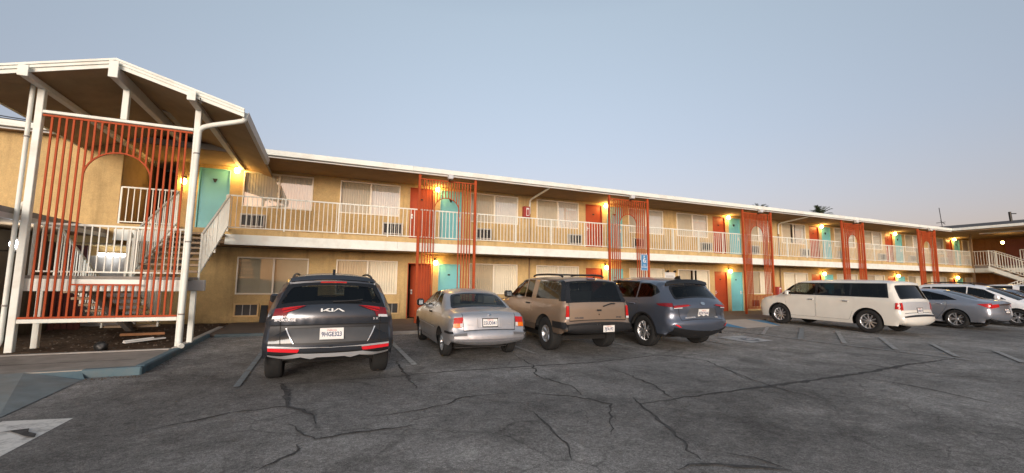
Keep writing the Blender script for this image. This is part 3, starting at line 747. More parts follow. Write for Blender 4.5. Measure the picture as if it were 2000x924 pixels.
# through-the-wall air conditioners
def ac_mesh(frame):
    w, h = 0.72, 0.44
    mb = MB().use(M['acframe'] if frame else M['acmetal'])
    d = 0.06 if frame else 0.16
    mb.bbox((0, -d, 0), (w, 0.0, 0.05), 0.006); mb.bbox((0, -d, h - 0.05), (w, 0.0, h), 0.006)
    mb.bbox((0, -d + 0.001, 0.05), (0.05, 0, h - 0.05), 0.006); mb.bbox((w - 0.05, -d + 0.001, 0.05), (w, 0, h - 0.05), 0.006)
    mb.use(M['acdark']); mb.box((0.05, -d + 0.05, 0.05), (w - 0.05, -0.004, h - 0.05))
    return mb.mesh('air_conditioner')
def fin_mesh(frame):
    mb = MB().use(M['acmetal'] if not frame else M['acdark'])
    return mb
AC = {0: ac_mesh(True), 1: ac_mesh(False)}
fin = MB().use(M['acmetal']); fin.box((-0.012, -0.012, 0.05), (0.012, 0.0, 0.39)); FIN = fin.mesh('grille_bar')
lou = MB().use(M['acdark'])
for i in range(9): lou.bar((0.055, -0.004, 0.085 + i * 0.034), (0.665, -0.004, 0.085 + i * 0.034), 0.03, 0.005)
lou.use(M['blackplastic']); LOU = lou.mesh('louvre')
for k in range(-1, NMOD):
    s = S0 + MOD * k
    for fl in (0, 1):
        zb = 3.25 if fl else 0.295
        for off in ((2.43 if k < 0 else 2.62), 6.98):
            if off > 5 and k == NMOD - 1: continue
            a = link('air_conditioner', AC[fl], motel, (s + off, -0.003, zb))
            d = 0.06 if fl == 0 else 0.16
            for q in ((0.36, 0.2, 0.52) if fl else (0.25, 0.47)): link('grille_bar', FIN, a, (q, -d + 0.045, 0))
            link('louvre', LOU, a, (0, -d + 0.046, 0))

# the room block left of the stair, flush with the balcony edge
lw = MB().use(M['stucco']); lw.box((-13, 0.1, 2.45), (-5.25, WY + 1.5, 5.262)); mp(lw, 'side_block_wall')
lw = MB().use(M['shadewall']); lw.box((-13, 0.62, 0.0), (-6.9, WY + 1.5, 2.45)); mp(lw, 'side_block_lower_wall')
mb = MB().use(M['maroon'])
for i in range(7): mb = MB().use(M['maroon']); mb.bbox((-6.86 + i * 0.13, 0.55, 0.1), (-6.745 + i * 0.13, 0.61, 2.40), 0.004); mp(mb, 'fence_board')

# ------------------------------------------------------------------ railings
bal = MB().use(M['rail']); bal.box((-0.010, -0.010, 0), (0.010, 0.010, 1.0)); BAL = bal.mesh('baluster')
pst = MB().use(M['rail']); pst.box((-0.020, -0.020, 0), (0.020, 0.020, 1.0)); PST = pst.mesh('post')
def railing(name, label, p, q, h_top, h_bot, posts, pitch=0.131, group=None, foot=0.055, skip=None):
    """railing from p to q (feet of the end posts; may slope); posts = fractions along it"""
    p, q = Vector(p), Vector(q); d = q - p; Lh = math.hypot(d.x, d.y); L3 = d.length
    t = thing(name, label, 'railing', p, math.atan2(d.y, d.x), group)
    sl_ = d.z / Lh
    tp = MB().use(M['rail']); tp.bar((0, 0, h_top - 0.02), (Lh, 0, h_top - 0.02 + d.z), 0.042, 0.04); tp.build('top_rail', t)
    tp = MB().use(M['rail']); tp.bar((0, 0, h_bot), (Lh, 0, h_bot + d.z), 0.03, 0.03); tp.build('bottom_rail', t)
    for f in posts: link('post', PST, t, (f * Lh, 0, f * d.z - foot), None, (1, 1, h_top - 0.02 + foot))
    n = int(Lh / pitch)
    for i in range(1, n):
        x = Lh * i / n
        if any(abs(x - f * Lh) < 0.05 for f in posts): continue
        link('baluster', BAL, t, (x + random.gauss(0, 0.002), 0, h_bot + sl_ * x), (random.gauss(0, 0.004), random.gauss(0, 0.004), 0), (1, 1, h_top - h_bot - 0.03))
    return t
RX = [-2.74, 3.52, 11.39, 19.25, 27.10, 34.95, 41.9]
RL = ['balcony railing between the stair and the first lattice screen', 'balcony railing between the first and second lattice screens', 'balcony railing between the second and third lattice screens',
      'balcony railing between the third and fourth lattice screens', 'balcony railing between the fourth and fifth lattice screens', 'far end balcony railing beyond the fifth lattice screen']
for i in range(6):
    n = round((RX[i + 1] - RX[i]) / 1.57)
    railing('balcony_railing', 'white metal ' + RL[i], (RX[i] + (0.03 if i else 0), 0.07, 2.998), (RX[i + 1] - 0.03, 0.07, 2.998), 1.04, 0.06, [j / n for j in range(n + 1)], group='balcony railing sections', foot=0.0)

# ------------------------------------------------------------------ red lattice screens
lb = MB().use(M['red']); lb.box((-0.016, -0.014, 0), (0.016, 0.014, 1.0)); LBAR = lb.mesh('bar')
def lattice(name, label, x0, y, w, zb, zt, post_z, bars, arch_l, arch_r, spring, open_b, rail_z, group=None, posts=True, cat='lattice screen', pw=0.085):
    t = thing(name, label, cat, (x0, y, post_z[0]), 0, group); z0 = post_z[0]
    if posts:
        for xx in (0, w):
            p_ = MB().use(M['red']); p_.bbox((xx - pw / 2, -pw / 2, 0), (xx + pw / 2, pw / 2, post_z[1] - z0), 0.006); p_.build('post', t)
    for z in rail_z:
        p_ = MB().use(M['red']); p_.box((pw / 2 if posts else 0, -0.018, z - z0 - 0.018), (w - (pw / 2 if posts else 0), 0.018, z - z0 + 0.018)); p_.build('rail', t)
    r = (arch_r - arch_l) / 2; cx = (arch_l + arch_r) / 2
    for x in bars:
        if arch_l + 0.02 < x < arch_r - 0.02:
            za = spring + math.sqrt(max(0, r * r - (x - cx) ** 2))
            link('bar', LBAR, t, (x, 0, za - z0), None, (1, 1, zt - za)); link('bar', LBAR, t, (x, 0, zb - z0), None, (1, 1, open_b - zb))
        else: link('bar', LBAR, t, (x, 0, zb - z0), (random.gauss(0, 0.0015), random.gauss(0, 0.0015), 0), (1, 1, zt - zb))
    pts = [(cx + r * math.cos(a), 0, spring - z0 + r * math.sin(a)) for a in [math.pi * i / 24 for i in range(25)]]
    ar = MB().use(M['red'])
    for a, b in zip(pts[:-1], pts[1:]): ar.bar(a, b, 0.028, 0.03, (0, 1, 0))
    ar.build('arch', t)
    p_ = MB().use(M['red']); p_.box((arch_l, -0.015, open_b - z0 - 0.015), (arch_r, 0.015, open_b - z0 + 0.015)); p_.build('sill_rail', t)
    return t
LB = [.15, .245, .34, .435, .53, .63, .73, .83, .93, 1.04, 1.14, 1.24, 1.34, 1.44, 1.545, 1.65, 1.755, 1.86]
for k in range(5):
    lattice('lattice_screen', '%s red lattice screen with arched opening along the balcony, counted from the stair' % ORD[k], S0 + MOD * k - 0.005, 0.0 - 0.10, 2.04, 0.38, 5.09, (0.11, 5.27),
            LB, .53, 1.44, 4.02, 1.0, (5.09, 0.38), 'red lattice screens on the balcony front')
    # floodlight clamped on the top rail
    x = S0 + MOD * k + 1.03
    f = thing('flood_light', 'small grey floodlight on top of the %s lattice screen' % ORD[k], 'floodlight', (x, -0.30, 5.14), 0, 'floodlights on the lattice screens')
    b = MB().use(M['fx_grey']); b.bbox((-0.09, -0.10, -0.02), (0.09, 0.06, 0.15), 0.02); b.build('housing', f)
    b = MB().use(M['lens_white']); b.box((-0.075, -0.112, 0.0), (0.075, -0.10, 0.13)); b.build('lens', f)
    b = MB().use(M['lamp_metal']); b.bar((0, 0.03, -0.02), (0, 0.16, -0.06), 0.03); b.bar((-0.06, -0.02, -0.03), (0.06, -0.02, -0.03), 0.04); b.build('bracket', f)

# ------------------------------------------------------------------ wall lamps (all lit)
gl = MB().use(M['globe']); gl.lathe([(0.0, -0.115), (0.045, -0.105), (0.075, -0.07), (0.085, -0.01), (0.07, 0.05), (0.045, 0.075)], n=14); GLOBE = gl.mesh('globe')
br = MB().use(M['lamp_metal']); br.lathe([(0.0, 0.115), (0.045, 0.11), (0.05, 0.065), (0.0, 0.062)], n=12); br.bar((0, 0.0, 0.095), (0, 0.10, 0.095), 0.03); br.bbox((-0.045, 0.10, 0.03), (0.045, 0.118, 0.15), 0.004); BRK = br.mesh('bracket')
def wall_lamp(x, z, label, y=WY, rz=0.0, watts=9.5, col=(1.0, 0.62, 0.20)):
    t = thing('wall_lamp', label, 'lamp', (x, y - 0.12, z), rz, 'lit wall lamps beside the doors')
    link('globe', GLOBE, t); link('bracket', BRK, t)
    l = bpy.data.lights.new('lamp_light', 'POINT'); l.energy = watts * random.uniform(0.7, 1.25); l.color = col; l.shadow_soft_size = 0.06
    lo = bpy.data.objects.new('lamp_light', l); COL.objects.link(lo); lo.parent = t; lo.location = (0, -0.11, -0.08)
    return t
for k in range(NMOD):
    s = S0 + MOD * k + 1.045
    wall_lamp(s, 5.14, 'lit amber wall lamp upstairs by the %s red door from the stair' % ORD[k])
    wall_lamp(s, 2.25, 'lit amber wall lamp downstairs by the %s red door from the stair' % ORD[k])
wall_lamp(-2.79, 5.13, 'lit amber wall lamp beside the turquoise door at the stair head')
wall_lamp(-4.22, 4.62, 'lit amber wall lamp seen through the big lattice at the stair', watts=2.5)

# ------------------------------------------------------------------ pipes, cabinets, signs on the wall
for k, nm in ((0, 'first'), (2, 'third')):
    x = S0 + MOD * k + 5.1
    t = thing('roof_drain_pipe', 'cream roof drain pipe slanting back to the wall past the %s lattice screen' % nm, 'pipe', (x, 0, 0.1), 0, 'roof drain pipes')
    b = MB().use(M['white']); b.tube([(0, -0.15, 5.17), (0, 0.0, 5.13), (0, 1.45, 4.98), (0, 1.60, 4.92), (0, 1.63, 4.75), (0, 1.63, 4.35)], 0.042, 10); b.build('upper_pipe', t)
    b = MB().use(M['soffit']); b.tube([(0, 1.64, 4.35), (0, 1.64, 2.902)], 0.03, 8); b.tube([(0, 1.64, 2.46), (0, 1.64, 0.0)], 0.03, 8); b.build('lower_pipe', t)
def cabinet(x, z, label):
    t = thing('extinguisher_cabinet', label, 'cabinet', (x, WY, z), 0, 'fire extinguisher cabinets')
    b = MB().use(M['extred']); b.bbox((-0.15, -0.18, 0), (0.15, -0.002, 0.46), 0.01); b.build('case', t)
    b = MB().use(M['sign_white']); b.box((-0.035, -0.186, 0.06), (0.10, -0.1805, 0.40)); b.build('front_label', t)
    b = MB().use(M['extred']); b.lathe([(0.0, 0.08), (0.045, 0.09), (0.045, 0.30), (0.015, 0.34), (0.0, 0.345)], n=10, at=(0.03, -0.187, 0)); b.build('extinguisher', t)
    b = MB().use(M['lens_white']); b.box((-0.12, -0.24, 0.03), (0.12, -0.236, 0.43)); b.v = []; b.f = []; b.m = []; b.sm = []
    return t
cabinet(7.86, 4.29, 'red fire extinguisher cabinet on the upper wall past the first lattice screen')
cabinet(23.72, 0.97, 'red fire extinguisher cabinet on the lower wall past the third lattice screen')
t = thing('notice_sign', 'small white notice board on the lower wall between two windows', 'sign', (15.85, WY, 1.62))
b = MB().use(M['sign_white']); b.bbox((-0.33, -0.02, 0), (0.33, -0.002, 0.48), 0.004); b.build('board', t)
b = MB().use(M['ink'])
for i in range(5): b.box((-0.26, -0.0225, 0.06 + i * 0.055), (0.26 - 0.05 * (i % 3), -0.0205, 0.078 + i * 0.055))
b.build('print', t)
for sx in (-0.24, 0.24):
    b = MB().use(M['lamp_metal']); b.lathe([(0.0, -0.13), (0.06, -0.13), (0.035, 0.0), (0.0, 0.0)], 'Y', 12, (sx, -0.03, 0.52)); b.build('spot_lamp', t)
# accessible parking sign on a post
t = thing('parking_sign', 'blue accessible parking sign on a thin post by the second lattice screen', 'sign', (11.5, -1.5, 0.115))
b = MB().use(M['galv']); b.tube([(0, 0, 0), (0, 0, 2.50)], 0.024, 8); b.build('post', t)
b = MB().use(M['sign_blue']); b.bbox((-0.165, -0.035, 1.92), (0.165, -0.027, 2.55), 0.003); bo = b.build('plate', t)
b = MB().use(M['sign_white'])
def vring(cx, cz, r0, r1, a0, a1, y, n=16):
    vs, fs = ring(cx, cz, r0, r1, a0, a1, y, n); return [(x, y, z) for x, z, _ in vs], fs
b.add(*vring(0.01, 2.30, 0.055, 0.078, RAD(120), RAD(395), -0.0365)); b.add(*vring(-0.01, 2.475, 0.0, 0.028, 0, 6.283, -0.0365))
for q in ([(-0.03, 2.30), (0.0, 2.30), (0.0, 2.44), (-0.03, 2.44)], [(0.0, 2.37), (0.06, 2.37), (0.06, 2.39), (0.0, 2.39)], [(0.0, 2.30), (0.07, 2.30), (0.10, 2.22), (0.075, 2.22), (0.055, 2.275), (0.0, 2.275)]):
    b.add([(x, -0.0365, z) for x, z in q], [tuple(range(len(q)))])
b.build('wheelchair_symbol', bo)
text_mesh('lettering', 'VAN\nACCESSIBLE', 0.075, M['sign_white'], bo, Matrix.Translation((0, -0.036, 2.09)) @ Matrix.Rotation(RAD(90), 4, 'X'), xscale=0.75)
b = MB().use(M['sign_white'])
for q in ((-0.15, 1.932, 0.15, 1.942), (-0.15, 2.528, 0.15, 2.538), (-0.152, 1.932, -0.142, 2.538), (0.142, 1.932, 0.152, 2.538)): b.box((q[0], -0.0368, q[1]), (q[2], -0.0352, q[3]))
b.build('border', bo)
# boards leaning on the lower wall behind the first car
t = thing('leaning_boards', 'brown plywood sheet and stick leaning on the lower wall', 'board', (-1.55, WY - 0.2, 0.115))
b = MB().use(M['wood']); b.prism([(-0.14, 0), (-0.12, 0), (0.165, 0.72), (0.145, 0.72)], 'X', -0.05, 0.55); b.build('plywood_sheet', t)
b = MB().use(M['blackplastic']); b.prism([(-0.12, 0), (-0.09, 0), (0.16, 0.55), (0.13, 0.55)], 'X', -0.28, -0.08); b.build('black_panel', t)
b = MB().use(M['wood']); b.bar((0.62, -0.14, 0.0), (0.25, 0.15, 0.95), 0.06, 0.03); b.build('stick', t)

# ------------------------------------------------------------------ stair tower at the left
TX0, TX1, TY = -5.21, -2.67, -3.85          # front posts of the canopy
can = thing('stair_canopy', 'white gabled canopy roof on posts over the open stair', 'canopy', (-3.93, TY, 0.12))
def cp(mb, name, parent=can):
    o = mb.build(name, parent)
    if parent is can: o.location = -Vector((-3.93, TY, 0.12))
    return o
for x, h in ((TX0, 5.19), (TX1, 5.19)):
    b = MB().use(M['white']); b.bbox((x - 0.055, TY - 0.055, 0.12), (x + 0.055, TY + 0.055, h), 0.008); cp(b, 'post')
b = MB().use(M['white']); b.bbox((-3.98, TY - 0.05, 4.77), (-3.87, TY + 0.05, 5.42), 0.008); cp(b, 'post')
b = MB().use(M['white']); b.bbox((TX0 + 0.056, TY - 0.06, 4.705), (TX1 - 0.056, TY + 0.06, 4.765), 0.008); cp(b, 'top_beam')
b = MB().use(M['white']); b.bbox((TX0 + 0.056, TY - 0.05, 0.665), (TX1 - 0.056, TY + 0.05, 0.74), 0.008); cp(b, 'bottom_beam')
RXC, RZC, SL = -3.93, 5.80, 0.29             # ridge of the canopy roof
FY, BY = -4.42, 2.6
EXL, EXR = -6.12, -1.78
def rz_(x): return RZC - SL * abs(x - RXC)
# beams that carry it, running back to the motel wall
for x, zb in ((-5.19, 5.17), (RXC, 5.40), (-2.66, 5.17)):
    b = MB().use(M['gutter']); zt = rz_(x) - 0.16 if x != RXC else RZC - 0.17
    b.bbox((x - 0.065, FY - 0.10, zb), (x + 0.065, BY if x != RXC else BY, zt), 0.008); cp(b, 'roof_beam')
    b = MB().use(M['white']); b.bbox((x - 0.075, FY - 0.125, zb - 0.005), (x + 0.075, FY - 0.101, zt + 0.10), 0.006); cp(b, 'beam_end')
# deck boards of the roof underside (dark) and the covering
for s_, ex in ((-1, EXL), (1, EXR)):
    b = MB().use(M['soffit']); b.prism([(RXC, RZC - 0.155), (ex, rz_(ex) - 0.155), (ex, rz_(ex) - 0.125), (RXC, RZC - 0.125)], 'Y', FY, BY); cp(b, 'roof_deck')
    b = MB().use(M['rooftop']); b.prism([(RXC, RZC - 0.12), (ex, rz_(ex) - 0.12), (ex, rz_(ex) - 0.03), (RXC, RZC - 0.03)], 'Y', FY, BY); cp(b, 'roof_cover')
    # layered white rake boards on the front gable
    for j, (o0, o1, yy) in enumerate(((-0.165, -0.085, FY - 0.02), (-0.088, -0.028, FY - 0.045), (-0.03, 0.012, FY - 0.065))):
        b = MB().use(M['white']); xe = ex + s_ * 0.05
        b.prism([(RXC, RZC + o0), (xe, rz_(xe) + o0), (xe, rz_(xe) + o1), (RXC, RZC + o1)], 'Y', yy, FY - 0.001 + 0.004 * j); cp(b, 'rake_board')
# eave gutter on the right, running back into the main fascia
b = MB().use(M['gutter']); zr = rz_(EXR)
b.prism([(EXR + 0.0, zr - 0.19), (EXR + 0.09, zr - 0.19), (EXR + 0.12, zr - 0.03), (EXR + 0.105, zr - 0.03), (EXR + 0.08, zr - 0.175), (EXR + 0.0, zr - 0.175)], 'Y', FY + 0.1, -0.27); cp(b, 'gutter')
b = MB().use(M['white']); b.prism([(EXR + 0.001, zr - 0.16), (EXR + 0.03, zr - 0.16), (EXR + 0.03, zr - 0.01), (EXR + 0.001, zr - 0.01)], 'Y', FY + 0.05, -0.27); cp(b, 'eave_board')
b = MB().use(M['white']); zl = rz_(EXL); b.prism([(EXL - 0.03, zl - 0.18), (EXL - 0.001, zl - 0.18), (EXL - 0.001, zl - 0.01), (EXL - 0.03, zl - 0.01)], 'Y', FY + 0.05, 0.05); cp(b, 'eave_board')
b = MB().use(M['galv']); b.bbox((-3.78, -2.3, 5.56), (-3.52, -1.1, 5.60), 0.01); cp(b, 'ceiling_light_housing')

# downspouts
def pipe(label, pts, r, mat='white', name='downspout', brackets=()):
    t = thing(name, label, 'pipe', pts[-1])
    off = Vector(pts[-1]); b = MB().use(M[mat]); b.tube([Vector(p) - off for p in pts], r, 12); b.build('pipe', t)
    for p in brackets:
        q = Vector(p) - off; b = MB().use(M['galv']); b.lathe([(r + 0.001, -0.015), (r + 0.008, -0.015), (r + 0.008, 0.015), (r + 0.001, 0.015)], n=12, at=q); b.build('bracket', t)
    return t
def smooth_path(pts, it=2):
    P = [Vector(p) for p in pts]
    for _ in range(it):
        Q = [P[0]]
        for a, c in zip(P[:-1], P[1:]): Q += [a.lerp(c, 0.25), a.lerp(c, 0.75)]
        Q.append(P[-1]); P = Q
    return P
pipe('white downspout sweeping from the gutter corner down the right canopy post',
     smooth_path([(EXR + 0.06, -4.28, 5.12), (EXR + 0.05, -4.30, 4.98), (EXR - 0.02, -4.30, 4.93), (-2.45, -4.05, 4.82), (-2.60, -3.99, 4.74), (-2.615, -3.975, 4.60), (-2.64, -3.965, 0.55), (-2.64, -3.965, 0.26), (-2.62, -4.02, 0.19), (-2.55, -4.12, 0.17)]), 0.052,
     brackets=((-2.617, -3.975, 4.2), (-2.63, -3.967, 2.3), (-2.64, -3.965, 0.8)))
pipe('white downspout running down beside the left canopy post',
     smooth_path([(-5.33, -3.905, 5.238), (-5.33, -3.905, 4.7), (-5.325, -3.905, 0.5), (-5.325, -3.905, 0.3), (-5.37, -4.0, 0.2), (-5.50, -4.1, 0.16)]), 0.036,
     brackets=((-5.33, -3.905, 4.2), (-5.325, -3.905, 1.0)))
pipe('short white elbow pipe on the tan wall above the entrance roof', smooth_path([(-5.36, -3.5, 3.6), (-5.38, -3.45, 3.2), (-5.42, -3.4, 3.02), (-5.55, -3.3, 2.95), (-5.62, -3.25, 2.86)]), 0.05, name='elbow_pipe')

# the big lattice in front of the stair
w = TX1 - TX0 - 0.13; n = 21
bars = [0.075 + (w - 0.15) * i / (n + 2) for i in range(n + 3)]
al, ar_ = -4.465 - (TX0 + 0.065), -3.385 - (TX0 + 0.065)
bars = [al + (ar_ - al) * i / 10 for i in range(-5, 17)]
bars = [x for x in bars if 0.04 < x < w - 0.04]
lattice('lattice_screen', 'big red lattice screen with an arched opening in front of the stair', TX0 + 0.065, TY - 0.03, w, 0.76, 4.67, (0.745, 4.70), bars, al, ar_, 3.52, 1.39, (4.665, 0.765), None, posts=False)

# ------------------------------------------------------------------ stairs
def staircase(name, label, ox, oy, ztop, zmid, mirror=1, y_top=0.0, run=2.75, land=1.0, width=1.1, gap=0.18, steps=9, slots=True):
    """U stair: upper flight comes down from (y_top) towards -y to a landing, lower flight goes back down"""
    t = thing(name, label, 'staircase', (ox, oy, 0.1)); T = lambda p: Vector((p[0] * mirror, p[1], p[2] - 0.1))
    def mk(mb, nm): mb.v = [tuple(T(v)) for v in mb.v]; return mb.build(nm, t)
    # upper flight: x in 0..width ; lower flight: x in -(gap+width)..-gap
    yb = y_top - run
    rise = (ztop - zmid) / steps; tr = run / (steps - 1)
    for i in range(1, steps):
        z = ztop - rise * i; y = y_top - tr * i
        b = MB().use(M['tread']); b.bbox((-0.02, y, z - 0.055), (width + 0.10, y + tr * 0.98, z), 0.006); mk(b, 'tread')
    for x in (-0.05, width + 0.02):
        b = MB().use(M['white']); b.prism([(y_top, ztop - 0.05), (y_top, ztop - 0.32), (yb, zmid - 0.32), (yb, zmid - 0.05)], 'X', x, x + 0.045); mk(b, 'stringer') if x < 0 else None
    b = MB().use(M['galv']); b.prism([(y_top - 0.02, ztop - 0.30), (y_top - 0.02, ztop - 0.52), (yb, zmid - 0.34), (yb, zmid - 0.12)], 'X', width / 2 - 0.06, width / 2 + 0.06); mk(b, 'spine_beam')
    # landing
    b = MB().use(M['concrete']); b.bbox((-gap - width - 0.05, yb - land, zmid - 0.06), (width + 0.12, yb, zmid), 0.006); mk(b, 'landing')
    b = MB().use(M['white']); b.bbox((-gap - width - 0.05, yb - land - 0.02, zmid - 0.30), (width + 0.12, yb - land + 0.10, zmid - 0.062), 0.008); mk(b, 'landing_beam')
    b = MB().use(M['gutter']); b.bbox((-gap - width - 0.15, yb - land + 0.45, zmid - 0.30), (width + 0.36, yb - land + 0.57, zmid - 0.062), 0.008); mk(b, 'landing_beam')
    for x in (-gap - width - 0.0, width + 0.16):
        b = MB().use(M['white']); b.bbox((x - 0.05, yb - land + 0.46, 0.1), (x + 0.05, yb - land + 0.56, zmid - 0.305), 0.006); mk(b, 'landing_post')
    # lower flight
    rise2 = (zmid - 0.12) / steps
    for i in range(1, steps):
        z = zmid - rise2 * i; y = yb + tr * (i - 1)
        b = MB().use(M['tread']); b.bbox((-gap - width, y, z - 0.055), (-gap, y + tr * 0.98, z), 0.006); mk(b, 'tread')
    b = MB().use(M['galv']); b.prism([(yb, zmid - 0.12), (yb, zmid - 0.34), (yb + run, -0.05), (yb + run, 0.17)], 'X', -gap - width / 2 - 0.06, -gap - width / 2 + 0.06); mk(b, 'spine_beam')
    return t, yb
st, yb = staircase('staircase', 'open concrete tread stair in two flights behind the big lattice', -3.88, 0.0, 2.98, 1.56, run=2.80, land=0.95, width=1.1, gap=0.16)
def rails(ox, yb, width, gap, land, ztop, zmid, y_top, run, side, lab):
    R = lambda n, l, p, q, posts: railing(n, l, p, q, 1.03, 0.08, posts, 0.12, 'stair railings', 0.06)
    R('stair_railing', 'white railing on the outer side of the upper flight ' + lab, (ox + width + 0.13, yb, zmid), (ox + width + 0.13, y_top - 0.05, ztop), (0, 0.5, 1))
    R('stair_railing', 'white railing on the inner side of the upper flight ' + lab, (ox - 0.01, y_top - 0.05, ztop), (ox - 0.01, yb, zmid), (0, 1))
    R('stair_railing', 'white railing along the front of the stair landing ' + lab, (ox - gap - width + 0.0, yb - land + 0.06, zmid), (ox + width + 0.06, yb - land + 0.06, zmid), (0, 1))
    R('stair_railing', 'white railing on the inner side of the lower flight ' + lab, (ox - gap + 0.04, yb, zmid), (ox - gap + 0.04, yb + run * 0.86, 0.30), (0, 0.5, 1))
    R('stair_railing', 'white railing on the wall side of the lower flight ' + lab, (ox - gap - width - 0.02, yb, zmid), (ox - gap - width - 0.02, yb + run * 0.86, 0.30), (0, 0.5, 1))
rails(-3.88, yb, 1.1, 0.16, 0.95, 2.98, 1.56, 0.0, 2.80, 1, 'at the left stair')
railing('balcony_railing', 'short white balcony railing behind the big lattice left of the stair', (-5.2, 0.07, 2.998), (-3.95, 0.07, 2.998), 1.04, 0.06, (0, 1), group='balcony railing sections', foot=0.0)

# ------------------------------------------------------------------ under and left of the stair
t = thing('entrance_canopy', 'low grey shingled entrance roof at the left edge', 'canopy', (-8, -2.5, 2.6))
b = MB().use(M['galv']); b.prism([(-14, 0.10), (-5.42, 0.10), (-5.42, 0.22), (-7.5, 0.42), (-14, 0.5)], 'Y', -3.6, 3.0); b.v = [(x + 8, y, z) for x, y, z in b.v]; b.build('roof', t)
b = MB().use(M['gutter']); b.bbox((2.57, -3.62, 0.0), (2.61, 2.55, 0.105), 0.004); b.build('edge_board', t)
b = MB().use(M['soffit']); b.box((-6, -3.58, 0.03), (2.56, 2.59, 0.09)); b.build('ceiling', t)
b = MB().use(M['galv']); b.bbox((2.40, -3.2, -2.5), (2.54, -3.06, 0.03), 0.008); b.build('post', t)
t = thing('side_wall', 'dim tan wall under the entrance roof at the left edge', 'wall', (-6.55, -3.0, 0))
b = MB().use(M['shadewall']); b.box((-2.5, -1.5, 0.0), (-0.05, 3.5, 2.58)); b.build('wall_panel', t)
b = MB().use(M['lamp_metal']); b.box((-0.048, -0.35, 0.1), (-0.02, 0.55, 1.95)); b.build('dark_door', t)
t = thing('entrance_lantern', 'lit white wall lantern under the entrance roof', 'lamp', (-6.05, -2.35, 2.22))
b = MB().use(M['globe_white']); b.lathe([(0.0, -0.09), (0.06, -0.07), (0.08, 0.0), (0.06, 0.06), (0, 0.07)], n=12); b.build('globe', t)
b = MB().use(M['lamp_metal']); b.lathe([(0, -0.2), (0.05, -0.19), (0.10, -0.09), (0, -0.085)], n=10); b.bar((0, 0, -0.15), (-0.5, 0, -0.15), 0.03); b.lathe([(0, 0.16), (0.03, 0.15), (0.10, 0.08), (0, 0.078)], n=10); b.build('lantern_frame', t)
l = bpy.data.lights.new('lantern_light', 'POINT'); l.energy = 18; l.color = (0.9, 0.95, 1.0); l.shadow_soft_size = 0.08
lo = bpy.data.objects.new('lantern_light', l); COL.objects.link(lo); lo.parent = t; lo.location = (0.13, -0.1, 0)
t = thing('tube_light', 'lit white tube light on the lower wall behind the stair', 'lamp', (-5.8, WY - 0.02, 2.2))
b = MB().use(M['globe_white']); b.tube([(-0.33, -0.09, 0), (0.33, -0.09, 0.0)], 0.03, 10); b.build('tube', t)
b = MB().use(M['sign_white']); b.bbox((-0.36, -0.05, -0.03), (0.36, 0, 0.06), 0.006); b.build('housing', t)
l = bpy.data.lights.new('tube_glow', 'POINT'); l.energy = 1.5; l.color = (0.95, 0.97, 1.0); l.shadow_soft_size = 0.1
lo = bpy.data.objects.new('tube_glow', l); COL.objects.link(lo); lo.parent = t; lo.location = (0, -0.3, -0.15)
lw = MB().use(M['gutter']); lw.bbox((-6.4, 1.60, 0.1), (-5.1, 1.697, 2.16), 0.01); mp(lw, 'pale_wall_panel')
# litter on the soil
bm_ = bmesh.new(); bmesh.ops.create_icosphere(bm_, subdivisions=3, radius=0.10)
rr = random.Random(5)
for v in bm_.verts: v.co = Vector((v.co.x * 1.1, v.co.y * 0.9, v.co.z * 1.05)) * (0.85 + 0.25 * rr.random()); v.co.z = max(v.co.z, -0.10)
[setattr(f_, 'smooth', True) for f_ in bm_.faces]
me = bpy.data.meshes.new('trash_bag'); bm_.to_mesh(me); bm_.free(); me.materials.append(M['bag'])
tag(link('trash_bag', me, None, (-3.86, -3.98, 0.20)), 'small black bag on the soil at the foot of the stair', 'bag')
b = MB().use(M['sign_white']); b.bbox((-0.38, -0.06, 0), (0.38, 0.06, 0.025), 0.004); b.bbox((-0.36, 0.055, 0.012), (0.2, 0.085, 0.05), 0.004)
tag(b.build('loose_plank', None, loc=(-3.55, -2.75, 0.145), rot=(0.02, -0.03, 0.72)), 'pale loose plank lying on the soil under the stair', 'plank')
b = MB().use(M['wood']); b.bbox((-0.42, -0.04, 0), (0.42, 0.04, 0.06), 0.004)
tag(b.build('brown_stick', None, loc=(-3.95, -1.55, 0.14), rot=(0, 0.02, 0.3)), 'brown stick lying on the soil behind the plank', 'stick')

# overhead wires at the left
for i, (p, q, lab) in enumerate((((-13, -3.0, 6.05), (-5.3, 0.0, 5.52), 'upper black overhead wire at the left roof'), ((-13, -3.4, 5.75), (-5.4, -0.1, 5.50), 'lower black overhead wire at the left roof'))):
    P = [Vector(p).lerp(Vector(q), k_ / 12) - Vector((0, 0, 0.35 * 4 * (k_ / 12) * (1 - k_ / 12))) for k_ in range(13)]
    b = MB().use(M['cable']); b.tube([x_ - P[0] for x_ in P], 0.012, 6); tag(b.build('overhead_wire', None, loc=P[0]), lab, 'wire')

# ------------------------------------------------------------------ the wing at the far right
wing = thing('motel_wing', 'far motel wing with dark shingle roof at the right edge', 'building', (43, -5, 0))
def wp(mb, name): o = mb.build(name, wing); o.location = -Vector((43, -5, 0)); return o
b = MB().use(M['brownwall']); b.box((46.6, -30, 0), (56, 1.6, 5.25)); wp(b, 'wall')
b = MB().use(M['shingle']); b.prism([(38.9, 5.47), (43.2, 6.12), (57, 6.0), (57, 5.4), (38.9, 5.4)], 'Y', -30, 2.6); wp(b, 'roof')
b = MB().use(M['white']); b.bbox((38.82, -30, 5.30), (38.90, -0.27, 5.468), 0.008); wp(b, 'fascia')
b = MB().use(M['gutter']); b.bbox((40.4, -30, 5.08), (40.5, -1.0, 5.16), 0.008); wp(b, 'soffit_beam')
b = MB().use(M['soffit']); b.box((38.91, -30, 5.22), (46.6, 1.5, 5.27)); wp(b, 'soffit')
